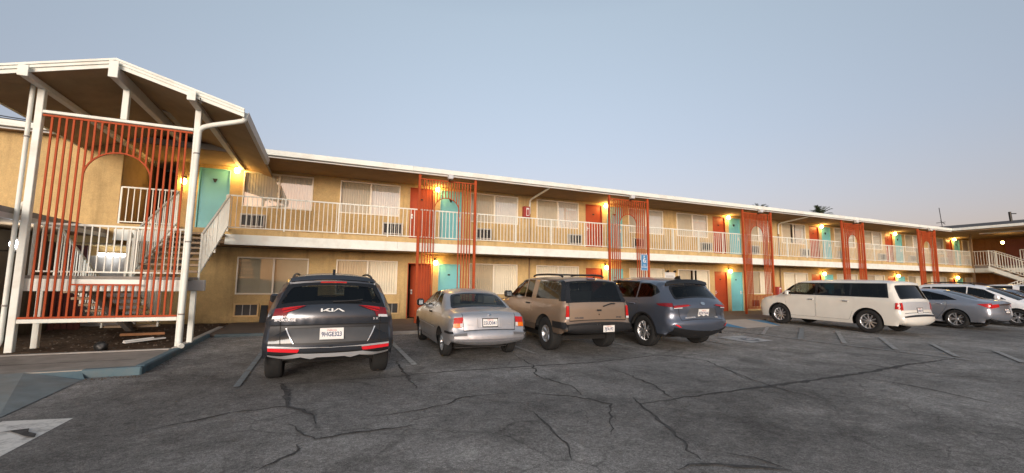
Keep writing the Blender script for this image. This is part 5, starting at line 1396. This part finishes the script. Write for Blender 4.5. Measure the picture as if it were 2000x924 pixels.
for sg in (1, -1):
    b = MB().use(BP); b.tube(smooth_path([(sg * 0.585, 0.66, 1.565), (sg * 0.585, 0.90, 1.602), (sg * 0.58, 1.6, 1.632), (sg * 0.575, 2.3, 1.612), (sg * 0.575, 2.5, 1.57)]), 0.018, 8); b.build('roof_rail', car)
b = MB().use(GB); b.prism([(0.62, 1.60), (0.85, 1.61), (0.72, 1.70), (0.66, 1.705)], 'X', -0.02, 0.02); b.build('antenna_fin', car)
b = MB().use(BP); b.tube([(0.0, 0.18, 1.215), (0.30, 0.19, 1.225), (0.42, 0.20, 1.24)], 0.012, 6); b.build('rear_wiper', car)

# ---- old silver two door saloon
P_TER = car_paint('silver_paint', (0.50, 0.50, 0.515), 0.75, 0.34, 0.5, 0.22)
TERC = dict(profile=[(0.30, 0.29, .07), (0.10, 0.30, .08), (0.01, 0.34, .09), (0.0, 0.52, .09), (0.03, 0.575, .09), (0.09, 0.60, .08), (0.10, 0.70, .07), (0.13, 0.88, .06), (0.20, 0.945, .05), (0.60, 0.985, .05), (0.74, 1.00, .05), (1.02, 1.17, .06), (1.30, 1.305, .06),
                     (1.65, 1.35, .05), (2.1, 1.35, .05), (2.40, 1.31, .06), (3.02, 0.985, .08), (3.15, 0.95, .06), (3.85, 0.84, .08), (4.06, 0.72, .12), (4.12, 0.50, .14), (4.08, 0.24, .14)],
            W=0.83, zdx=[(.2, .06), (.40, .01), (.58, .0), (.70, .008), (.86, .035), (.97, .075), (1.34, .26)], plan=(0.06, 0.7, 0.14, 0.8), r=0.06, paint=P_TER,
            wheels=(0.90, 3.28), wheel_r=0.285, rim_r=0.18, rim='seven', tyre_w=0.175, arch=0.335, sill=0.20, trim=0.02, side_holes=[[(-0.2, .1), (0.75, .1), (0.62, .30), (-0.2, .30)]],
            doors=[[(1.74, .28), (2.86, .28), (2.93, .90), (1.74, .93)]],
            side_over=[('rub_strip', [(0.05, .535), (0.44, .535), (0.44, .575), (0.05, .575)], BP, 0.014), ('rub_strip', [(1.28, .54), (2.92, .54), (2.92, .565), (1.28, .565)], M['silvertrim'], 0.012)],
            windows=[([(1.12, 0.985), (1.66, 0.96), (1.68, 1.285), (1.42, 1.25)], CGM), ([(1.72, 0.96), (2.86, 0.95), (2.34, 1.25), (2.10, 1.295), (1.74, 1.29)], CG)],
            handles=[(1.86, 0.84)], mirror=(2.66, 0.93, 0.16), mirror_mat=BP, handle_mat=BP, seat_mat=M['seat_grey'], cabin_floor=0.20, cabin_y=(1.05, 2.85),
            rear_feats=rear_glass(0.63, 1.005, 0.53, 1.275, CG, 0.03, 0.06) + [
                ('bumper', [(-1, 0.2), (1, 0.2), (1, 0.585), (-1, 0.585)], P_TER, 0.006), ('rub_strip', [(0.48, 0.51), (0.9, 0.51), (0.9, 0.565), (0.48, 0.565)], noise_mat('grey_rub_strip', (0.10, 0.10, 0.105), 0.6, 0.1, 8), 0.014), ('bumper_step', [(-0.9, 0.375), (0.9, 0.375), (0.9, 0.435), (-0.9, 0.435)], noise_mat('bumper_band_grey', (0.13, 0.13, 0.14), 0.5, 0.1, 8), 0.002),  # bumper_step: dark grey band across the bumper
                ('shut_line', [(-0.53, 0.60), (0.53, 0.60), (0.53, 0.612), (-0.53, 0.612)], M['dark'], 0.001), ('shut_line', [(0.523, 0.60), (0.533, 0.60), (0.553, 0.935), (0.543, 0.935)], M['dark'], 0.001),
                ('tail_light', [(0.56, 0.66), (0.95, 0.66), (0.95, 0.855), (0.54, 0.855)], M['lens_red'], 0.012, 0.015), ('indicator', [(0.565, 0.665), (0.95, 0.665), (0.95, 0.735), (0.565, 0.735)], M['lens_orange'], 0.016), ('reverse_light', [(0.545, 0.665), (0.60, 0.665), (0.60, 0.735), (0.548, 0.735)], M['lens_white'], 0.020),
                ('plate_surround', [(-0.25, 0.64), (0.25, 0.64), (0.26, 0.83), (-0.26, 0.83)], P_TER, 0.014, 0.02), ('plate_recess', [(-0.20, 0.655), (0.20, 0.655), (0.20, 0.815), (-0.20, 0.815)], M['silvertrim'], 0.004, 0.01)],
            top_feats=screen(3.0, 0.60, 2.42, 0.50, CG), plate=(0.0, 0.735, '5SUD041', 0.010),
            side_paint=[([(0.0, .66), (0.16, .66), (0.19, .855), (0.0, .855)], M['lens_red'], 0.004)],
            badges=[('TERCEL', 0.035, -0.40, 0.70, M['badge'], 1.0), ('DX', 0.035, 0.42, 0.70, M['badge'], 1.0)], emblems=[([[(-0.035, 0), (-0.018, -0.02), (0.018, -0.02), (0.035, 0), (0.018, 0.02), (-0.018, 0.02)]], M['chrome'], 0, 0.885)])
car, sh = make_car('parked_car', 'old silver two door saloon parked beside the dark grey crossover', 'car', TERC, (3.06, -7.0, 0.003), RAD(-1.0), SLP)
b = MB().use(BP); b.tube([(-0.55, 3.05, 0.98), (-0.60, 3.02, 1.42)], 0.005, 5); b.build('aerial', car)

# ---- tan two door off-roader with black bumper and roof rack
P_EXP = car_paint('tan_gold_paint', (0.285, 0.205, 0.145), 0.45, 0.36, 0.6, 0.25)
M['brownband'] = noise_mat('dark_brown_cladding', (0.10, 0.072, 0.052), 0.5, 0.15, 5)
EXPL = dict(profile=[(0.22, 0.44, .05), (0.06, 0.46, .06), (0.0, 0.50, .07), (0.0, 0.66, .07), (0.03, 0.70, .06), (0.12, 0.71, .05), (0.12, 0.80, .05), (0.13, 1.08, .05), (0.19, 1.16, .05), (0.33, 1.53, .05), (0.42, 1.62, .05),
                     (0.7, 1.655, .05), (1.6, 1.67, .05), (2.30, 1.655, .05), (2.55, 1.62, .06), (3.18, 1.18, .07), (3.3, 1.15, .06), (4.15, 1.05, .07), (4.38, 0.98, .10), (4.48, 0.80, .12), (4.52, 0.60, .12), (4.45, 0.40, .12)],
            W=0.885, zdx=[(.3, .04), (.55, .0), (.80, .0), (1.02, .02), (1.14, .05), (1.69, .20)], plan=(0.03, 0.5, 0.12, 0.7), r=0.055, paint=P_EXP,
            wheels=(1.03, 3.61), wheel_r=0.375, rim_r=0.20, rim='five', tyre_w=0.245, arch=0.45, sill=0.43, side_holes=[[(-0.2, .2), (0.70, .2), (0.62, .45), (-0.2, .45)]],
            side_over=[('rear_pillar', [(0.10, 1.135), (0.42, 1.135), (0.60, 1.585), (0.25, 1.585)], GB, 0.002), ('bumper_end', [(-0.1, .40), (0.60, .40), (0.60, .70), (-0.1, .70)], BP, 0.014), ('lower_cladding', [(0.60, .3), (4.6, .3), (4.6, .565), (-0.1, .565)], M['brownband'], 0.010)],
            doors=[[(1.72, .58), (3.02, .58), (3.10, 1.12), (1.72, 1.13)]],
            windows=[([(0.36, 1.17), (1.52, 1.15), (1.52, 1.575), (0.50, 1.575)], CGM), ([(1.76, 1.15), (2.12, 1.15), (2.12, 1.585), (1.76, 1.585)], CGM), ([(2.16, 1.15), (3.06, 1.15), (2.60, 1.53), (2.50, 1.575), (2.16, 1.585)], CG)],
            handles=[(1.88, 1.02)], handle_mat=BP, mirror=(2.86, 1.13, 0.20), mirror_mat=BP, seat_mat=M['seat_grey'], cabin_floor=0.5, cabin_y=(1.0, 2.95),
            rear_feats=[('rear_window_trim', trapez(0.95, 1.12, 0.95, 1.585), GB, 0.004), ('rear_window', trapez(0.66, 1.145, 0.60, 1.555), CGM, 0.008, 0.06),
                ('bumper', [(-1, 0.4), (1, 0.4), (1, 0.70), (-1, 0.70)], BP, 0.006), ('bumper_pad', [(-0.8, 0.655), (0.8, 0.655), (0.8, 0.685), (-0.8, 0.685)], M['rubber'], 0.014),
                ('shut_line', [(-0.73, 0.735), (0.73, 0.735), (0.73, 0.75), (-0.73, 0.75)], M['dark'], 0.001), ('shut_line', [(0.718, 0.735), (0.73, 0.735), (0.73, 1.12), (0.718, 1.12)], M['dark'], 0.001),
                ('tail_light', [(0.735, 0.79), (1.0, 0.79), (1.0, 1.05), (0.735, 1.05)], M['lens_red'], 0.016), ('tail_light_lower', [(0.735, 0.775), (1.0, 0.775), (1.0, 0.815), (0.735, 0.815)], M['lens_white'], 0.018),
                ('tailgate_handle', [(-0.055, 0.93), (0.055, 0.93), (0.055, 0.965), (-0.055, 0.965)], BP, 0.018, 0.01), ('lock', [(-0.012, 0.845), (0.012, 0.845), (0.012, 0.87), (-0.012, 0.87)], M['dark'], 0.008),
                ('high_brake_light', trapez(0.10, 1.60, 0.10, 1.63), M['lens_dark_red'], 0.015)],
            top_feats=screen(3.16, 0.66, 2.58, 0.60, CG), plate=(0.16, 0.565, '7JFA192', 0.012), badges=[('EXPLORER', 0.045, -0.50, 0.79, M['ink'], 1.0), ('SPORT', 0.045, 0.53, 0.79, M['ink'], 1.1)])
car, sh = make_car('parked_car', 'tan two door off-roader with black bumper and roof rack', 'car', EXPL, (5.55, -7.12, 0.0), RAD(0.0), SLP)
b = MB().use(BP)
for sg in (1, -1): b.tube(smooth_path([(sg * 0.55, 0.75, 1.66), (sg * 0.55, 0.85, 1.705), (sg * 0.55, 1.5, 1.715), (sg * 0.55, 2.1, 1.705), (sg * 0.55, 2.2, 1.66)]), 0.024, 8)
for y in (0.95, 2.0): b.tube([(-0.55, y, 1.71), (0.55, y, 1.71)], 0.016, 8)
b.build('roof_rack', car)
b = MB().use(BP); b.tube([(0.42, 0.12, 1.085), (0.30, 0.10, 1.09), (0.10, 0.11, 1.03)], 0.013, 6); b.build('rear_wiper', car)

# ---- blue grey three row crossover
P_HIG = car_paint('blue_grey_paint', (0.088, 0.107, 0.145), 0.6, 0.32, 0.9, 0.06)
TO_EMB = [[(0.09 * math.cos(a), 0.055 * math.sin(a)) for a in [2 * math.pi * i / 20 for i in range(20)]]]
HIGH = dict(profile=[(0.32, 0.27, .14), (0.14, 0.34, .15), (0.04, 0.46, .16), (0.0, 0.60, .16), (0.03, 0.72, .15), (0.12, 0.80, .14), (0.09, 0.92, .13), (0.10, 1.04, .12), (0.16, 1.14, .11), (0.26, 1.22, .10), (0.58, 1.53, .09), (0.54, 1.60, .08), (0.72, 1.64, .07),
                     (1.5, 1.69, .06), (2.4, 1.685, .06), (2.9, 1.63, .07), (3.72, 1.18, .10), (3.9, 1.13, .08), (4.6, 1.02, .10), (4.86, 0.85, .16), (4.95, 0.60, .18), (4.86, 0.27, .18)],
            W=0.965, zdx=[(.2, .06), (.45, .01), (.68, .0), (.88, .02), (.98, .025), (1.14, .075), (1.73, .30)], plan=(0.10, 0.9, 0.16, 0.9), r=0.08, paint=P_HIG,
            wheels=(1.10, 3.95), wheel_r=0.38, rim_r=0.245, rim='five_split', tyre_w=0.235, cladding=0.035, sill=0.27, side_holes=[[(-0.2, .1), (0.85, .1), (0.72, .33), (-0.2, .33)]],
            side_over=[('sill_cladding', [(-0.1, .2), (5, .2), (5, .37), (-0.1, .37)], BP, 0.004), ('tail_light', [(-0.1, 0.985), (0.55, 1.02), (0.66, 1.06), (0.40, 1.09), (-0.1, 1.09)], M['lens_dark_red'], 0.010)],
            doors=[[(1.55, .40), (2.45, .40), (2.45, 1.10), (1.28, 1.12), (1.30, .90)], [(2.47, .40), (3.50, .40), (3.56, 1.08), (2.47, 1.10)]],
            windows=[([(0.62, 1.33), (0.85, 1.21), (1.38, 1.17), (1.38, 1.55), (1.05, 1.545), (0.78, 1.47)], CGD), ([(1.42, 1.165), (2.42, 1.14), (2.42, 1.60), (1.42, 1.58)], CGD), ([(2.46, 1.14), (3.52, 1.13), (2.95, 1.53), (2.46, 1.60)], CGD)],
            handles=[(1.50, 1.02), (2.62, 1.01)], mirror=(3.25, 1.12, 0.20),
            rear_feats=rear_glass(0.68, 1.215, 0.60, 1.51, CGD, 0.03, 0.08) + [('spoiler', trapez(0.70, 1.52, 0.66, 1.61), GB, 0.045, 0.02),
                ('tail_light', [(0.36, 1.045), (0.70, 1.00), (1.1, 0.985), (1.1, 1.09), (0.45, 1.075)], M['lens_dark_red'], 0.014), ('tail_light_bar', [(0.42, 1.035), (1.1, 1.0), (1.1, 1.02), (0.42, 1.05)], M['lens_red'], 0.018), ('tail_light_bar', [(0.60, 0.985), (0.80, 0.975), (0.80, 1.0), (0.60, 1.005)], M['lens_white'], 0.018),
                ('plate_panel', [(-0.50, 0.755), (0.50, 0.755), (0.40, 0.98), (-0.40, 0.98)], noise_mat('plate_panel_steel', (0.10, 0.105, 0.115), 0.4, 0.1, 8, metallic=0.4), -0.008, 0.03),
                ('shut_line', [(-0.62, 0.725), (0.62, 0.725), (0.62, 0.737), (-0.62, 0.737)], M['dark'], 0.001), ('shut_line', [(0.625, 0.725), (0.637, 0.725), (0.70, 0.985), (0.688, 0.985)], M['dark'], 0.001), ('bumper_lower', [(-1.2, 0.2), (1.2, 0.2), (1.2, 0.42), (-1.2, 0.50)], BP, 0.006),
                ('bumper_lower', [(-1.2, 0.2), (1.2, 0.2), (1.2, 0.50), (0.6, 0.44), (-0.6, 0.44), (-1.2, 0.50)], BP, 0.007, 0, 'single'), ('reflector', [(0.66, 0.52), (0.72, 0.52), (0.84, 0.63), (0.77, 0.63)], M['lens_bright'], 0.010)],
            top_feats=screen(3.68, 0.70, 2.92, 0.60, CG), plate=(0.0, 0.87, '8ZWY644', 0.004), plate_frame=M['plate'],
            badges=[('HIGHLANDER', 0.045, -0.40, 0.775, M['badge'], 1.0), ('HYBRID', 0.035, 0.42, 0.775, M['badge'], 1.0)],
            emblems=[([[(x * 0.75, y * 0.75) for x, y in TO_EMB[0]]], M['chrome'], 0, 1.08)])
car, sh = make_car('parked_car', 'blue grey three row crossover parked beside the tan off-roader', 'car', HIGH, (8.22, -7.46, 0.0), RAD(0.0), SLP)
b = MB().use(GB); b.prism([(0.80, 1.63), (1.02, 1.645), (0.90, 1.725), (0.83, 1.73)], 'X', -0.02, 0.02); b.build('antenna_fin', car)


# ---- long white boxy wagon
P_FLX = car_paint('cream_white_paint', (0.66, 0.64, 0.58), 0.0, 0.35, 0.7, 0.12)
FLEX = dict(profile=[(0.25, 0.27, .09), (0.10, 0.30, .10), (0.0, 0.40, .11), (0.0, 0.60, .11), (0.05, 0.68, .10), (0.12, 0.71, .08), (0.13, 1.05, .08), (0.20, 1.16, .08), (0.38, 1.58, .07), (0.36, 1.66, .06), (0.5, 1.70, .05),
                     (1.2, 1.735, .05), (2.4, 1.735, .05), (3.2, 1.70, .05), (3.55, 1.63, .06), (4.18, 1.17, .08), (4.3, 1.13, .07), (4.85, 1.05, .09), (5.05, 0.92, .14), (5.13, 0.60, .16), (5.06, 0.27, .16)],
            W=0.965, zdx=[(.2, .05), (.42, .005), (.65, .0), (1.0, .012), (1.12, .03), (1.20, .06), (1.73, .20)], plan=(0.05, 0.6, 0.16, 0.8), r=0.06, paint=P_FLX,
            wheels=(1.08, 4.075), wheel_r=0.38, rim_r=0.25, rim='ten', tyre_w=0.235, sill=0.27, arch=0.45, side_holes=[[(-0.2, .1), (0.80, .1), (0.70, .30), (-0.2, .30)]],
            doors=[[(1.62, .38), (2.70, .38), (2.70, 1.13), (1.45, 1.13), (1.45, .85)], [(2.715, .38), (3.75, .38), (3.84, 1.12), (2.715, 1.13)]],
            side_over=[('dark_pillar', [(0.48, 1.16), (3.95, 1.155), (3.50, 1.60), (0.56, 1.625)], GB, 0.001), ('tail_light', [(0.02, 0.82), (0.32, 0.82), (0.30, 1.02), (0.05, 1.02)], M['lens_red'], 0.008), ('tail_light_clear', [(0.10, 0.90), (0.25, 0.90), (0.25, 0.96), (0.10, 0.96)], M['lens_white'], 0.011)],
            windows=[([(0.50, 1.175), (1.56, 1.17), (1.56, 1.60), (0.60, 1.60)], CGD), ([(1.60, 1.17), (2.66, 1.17), (2.66, 1.605), (1.60, 1.605)], CGD), ([(2.74, 1.17), (3.80, 1.17), (3.42, 1.58), (2.74, 1.605)], CG)],
            trim=0.012, handles=[(1.72, 1.00), (2.86, 1.00)], handle_mat=M['chrome'], mirror=(3.62, 1.14, 0.19),
            rear_feats=rear_glass(0.78, 1.15, 0.70, 1.58, CGD, 0.03, 0.06) + [('tailgate_panel', [(-0.78, 0.80), (0.78, 0.80), (0.78, 1.06), (-0.78, 1.06)], M['silvertrim'], 0.006, 0.03), ('tail_light', [(0.79, 0.80), (1.2, 0.80), (1.2, 1.04), (0.79, 1.04)], M['lens_red'], 0.012),
                ('bumper_step', [(-0.9, 0.60), (0.9, 0.60), (0.9, 0.66), (-0.9, 0.66)], BP, 0.010), ('shut_line', [(-0.76, 0.715), (0.76, 0.715), (0.76, 0.727), (-0.76, 0.727)], M['dark'], 0.001)],
            top_feats=screen(4.15, 0.72, 3.58, 0.64, CG), plate=(0.0, 0.78, '6VBR570', 0.014))
car, sh = make_car('parked_car', 'long boxy white wagon with dark windows and chrome wheels', 'car', FLEX, (17.38, -7.55, 0.0), RAD(0.0), SLP)

# ---- silver blue saloon
P_ACC = car_paint('silver_blue_paint', (0.30, 0.325, 0.375), 0.7, 0.3, 0.8, 0.12)
ACC = dict(profile=[(0.28, 0.24, .14), (0.10, 0.30, .15), (0.0, 0.45, .16), (0.0, 0.62, .15), (0.05, 0.76, .13), (0.05, 0.92, .12), (0.07, 1.02, .09), (0.20, 1.06, .06), (0.62, 1.10, .06), (1.15, 1.29, .07), (1.65, 1.41, .07),
                    (2.1, 1.45, .06), (2.55, 1.44, .06), (2.9, 1.37, .07), (3.70, 1.00, .09), (3.85, 0.96, .07), (4.55, 0.82, .10), (4.80, 0.68, .16), (4.88, 0.48, .18), (4.80, 0.22, .18)],
           W=0.93, zdx=[(.2, .06), (.42, .005), (.62, .0), (.80, .015), (.92, .03), (1.02, .075), (1.45, .30)], plan=(0.10, 0.9, 0.16, 0.9), r=0.07, paint=P_ACC,
           wheels=(1.08, 3.91), wheel_r=0.345, rim_r=0.24, rim='five_split', tyre_w=0.225, sill=0.22, arch=0.395, side_holes=[[(-0.2, .1), (0.80, .1), (0.72, .27), (-0.2, .27)]],
           doors=[[(1.60, .34), (2.42, .34), (2.42, 0.96), (1.30, 0.99), (1.33, .75)], [(2.435, .34), (3.45, .34), (3.50, 0.93), (2.435, 0.96)]],
           windows=[([(1.02, 1.045), (1.50, 1.02), (2.40, 0.995), (2.40, 1.355), (1.95, 1.345), (1.40, 1.21)], CGD), ([(2.44, 0.995), (3.45, 0.97), (2.90, 1.29), (2.44, 1.355)], CGM)],
           side_over=[('tail_light', [(-0.1, 0.80), (0.20, 0.80), (0.50, 0.93), (0.12, 0.965), (-0.1, 0.965)], M['lens_red'], 0.008), ('rocker_strip', [(1.5, .24), (3.5, .24), (3.5, .275), (1.5, .275)], M['silvertrim'], 0.006)],
           handles=[(1.55, 0.88), (2.60, 0.87)], mirror=(3.20, 0.97, 0.19), cabin_floor=0.12, cabin_y=(1.35, 3.7),
           rear_feats=[('rear_window_trim', [(-0.62, 1.108), (0.62, 1.108), (0.52, 1.385), (-0.52, 1.385)], GB, 0.002, 0.06), ('rear_window', [(-0.57, 1.13), (0.57, 1.13), (0.48, 1.365), (-0.48, 1.365)], CGD, -0.002, 0.06),
               ('tail_light', [(0.42, 0.84), (0.75, 0.80), (1.2, 0.80), (1.2, 0.965), (0.45, 0.95)], M['lens_red'], 0.010), ('trunk_trim', [(-0.42, 0.90), (0.42, 0.90), (0.42, 0.94), (-0.42, 0.94)], M['chrome'], 0.010), ('bumper_lower', [(-1.2, 0.2), (1.2, 0.2), (1.2, 0.34), (-1.2, 0.34)], BP, 0.006), ('exhaust_trim', [(0.50, 0.30), (0.80, 0.30), (0.80, 0.345), (0.50, 0.345)], M['chrome'], 0.014)],
           top_feats=screen(3.66, 0.66, 2.94, 0.56, CG), plate=(0.0, 0.70, '8LTX215', 0.004))
car, sh = make_car('parked_car', 'silver blue sloping roof saloon parked beside the white wagon', 'car', ACC, (22.55, -7.72, 0.0), RAD(0.0), SLP)

# ---- white people carrier facing us
P_WHT = car_paint('clean_white_paint', (0.72, 0.73, 0.74), 0.0, 0.3, 0.8, 0.06)
VAN = dict(profile=[(0.20, 0.27, .12), (0.03, 0.40, .12), (0.0, 0.60, .12), (0.06, 0.85, .10), (0.10, 1.05, .09), (0.20, 1.15, .09), (0.50, 1.55, .08), (0.65, 1.62, .06),
                    (1.3, 1.665, .06), (2.2, 1.64, .06), (2.8, 1.54, .07), (3.85, 1.05, .11), (4.05, 1.00, .10), (4.45, 0.86, .14), (4.66, 0.68, .20), (4.72, 0.45, .22), (4.64, 0.24, .22)],
           W=0.91, zdx=[(.2, .06), (.45, .005), (.65, .0), (.85, .02), (1.05, .06), (1.65, .28)], plan=(0.08, 0.7, 0.20, 1.0), r=0.08, paint=P_WHT,
           wheels=(0.95, 3.75), wheel_r=0.33, rim_r=0.215, rim='five_split', tyre_w=0.215, sill=0.24,
           doors=[[(1.4, .36), (2.30, .36), (2.30, 1.00), (1.15, 1.02), (1.2, .8)], [(2.315, .36), (3.35, .36), (3.42, 0.98), (2.315, 1.00)]],
           windows=[([(0.55, 1.20), (1.08, 1.10), (1.08, 1.50), (0.80, 1.48)], CGD), ([(1.12, 1.09), (2.28, 1.05), (2.28, 1.52), (1.12, 1.50)], CGD), ([(2.32, 1.05), (3.50, 1.02), (2.80, 1.42), (2.32, 1.51)], CGM)],
           handles=[(1.4, 0.93), (2.45, 0.92)], mirror=(3.25, 1.04, 0.19),
           rear_feats=rear_glass(0.72, 1.12, 0.62, 1.52, CGD),
           top_feats=screen(3.82, 0.72, 2.84, 0.60, CGM) + [('head_light', [(0.50, 4.50), (0.75, 4.40), (0.95, 4.25), (0.95, 4.48), (0.75, 4.60), (0.52, 4.62)], M['lens_white'], 0.008), ('grille', [(-0.45, 4.60), (0.45, 4.60), (0.45, 4.645), (-0.45, 4.645)], GB, 0.006)])
car, sh = make_car('parked_car', 'white people carrier facing us behind the silver blue saloon', 'car', VAN, (26.1, -3.35, 0.03), RAD(180.0), 0.0)
for sg in (1, -1):
    b = MB().use(BP); b.tube([(sg * 0.55, 0.8, 1.63), (sg * 0.55, 1.0, 1.70), (sg * 0.55, 1.6, 1.715), (sg * 0.545, 2.3, 1.68), (sg * 0.54, 2.5, 1.60)], 0.02, 8); b.build('roof_rail', car)
# ---- the two beyond it, mostly hidden
BLU = dict(ACC); BLU['paint'] = car_paint('slate_blue_paint', (0.10, 0.12, 0.17), 0.6, 0.3, 0.8, 0.08); BLU['res'] = 0.11
make_car('parked_car', 'slate blue saloon facing us beyond the white people carrier', 'car', BLU, (29.6, -3.0, 0.04), RAD(180.0), 0.0)
SUV = dict(EXPL); SUV['paint'] = P_WHT; SUV['side_over'] = []; SUV.pop('plate'); SUV['badges'] = []; SUV['res'] = 0.11
make_car('parked_car', 'white boxy off-roader at the right edge behind the slate blue saloon', 'car', SUV, (33.4, -3.2, 0.04), RAD(180.0), 0.0)

# ------------------------------------------------------------------ palms behind the roof, bits on the far roof
def palm(label, x, y, h, r, seed):
    t = thing('palm_tree', label, 'palm tree', (x, y, 0)); rnd = random.Random(seed)
    b = MB().use(M['palm_trunk']); b.tube([(0, 0, 0), (0.1, 0, h * 0.5), (0, 0, h)], [0.28, 0.22, 0.2], 8); b.build('trunk', t)
    b = MB().use(M['palm_leaf'])
    for i in range(46):
        a = rnd.random() * 2 * math.pi; e = rnd.uniform(-0.5, 1.35); L = r * rnd.uniform(0.75, 1.1); P = []
        p = Vector((0, 0, h)); d = Vector((math.cos(a) * math.cos(e), math.sin(a) * math.cos(e), math.sin(e)))
        for s_ in range(7): P.append(p.copy()); p += d * L / 6; d.z -= 0.16; d.normalize()
        # a fan of narrow leaflets along the rib
        for s_ in range(2, 7):
            c = P[s_]; dd = (P[s_] - P[s_ - 1]).normalized(); sd = dd.cross(Vector((0, 0, 1)))
            if sd.length < 0.1: sd = Vector((1, 0, 0))
            sd.normalize()
            for q in (-1, 1):
                for f in (0.4, 0.9):
                    tip = c + (sd * q * 0.8 + dd * f).normalized() * r * 0.28 + Vector((0, 0, -0.08 * r)); w_ = dd * 0.045 * r
                    b.add([c - w_, c + w_, tip], [(0, 1, 2)])
        b.tube(P, 0.02, 3, caps=False)
    b.build('crown', t)
    return t
palm('larger dark palm crown showing above the roof toward the right', 75.6, 30.0, 12.9, 1.9, 1)
palm('smaller dark palm crown just peeking over the roof', 61.0, 30.0, 12.75, 1.25, 2)
thin('roof_antenna', 'thin tilted antenna on the roof at the corner', 'antenna', [('mast', [(42.0, 1.46, 5.7), (42.0, 1.56, 7.40)], 0.022, 'cable'), ('arm', [(42.0, 1.80, 6.28), (42.0, 1.27, 6.30)], 0.018, 'cable'), ('arm', [(41.8, 1.48, 6.40), (42.2, 1.38, 6.15)], 0.02, 'cable')])
thin('roof_vent', 'dark vent pipe on the far wing roof', 'vent', [('pipe', [(42.0, -2.05, 5.85), (42.0, -2.02, 6.58)], 0.075, 'lamp_metal'), ('arm', [(42.0, -2.02, 6.46), (42.0, -2.32, 6.42)], 0.03, 'lamp_metal')])
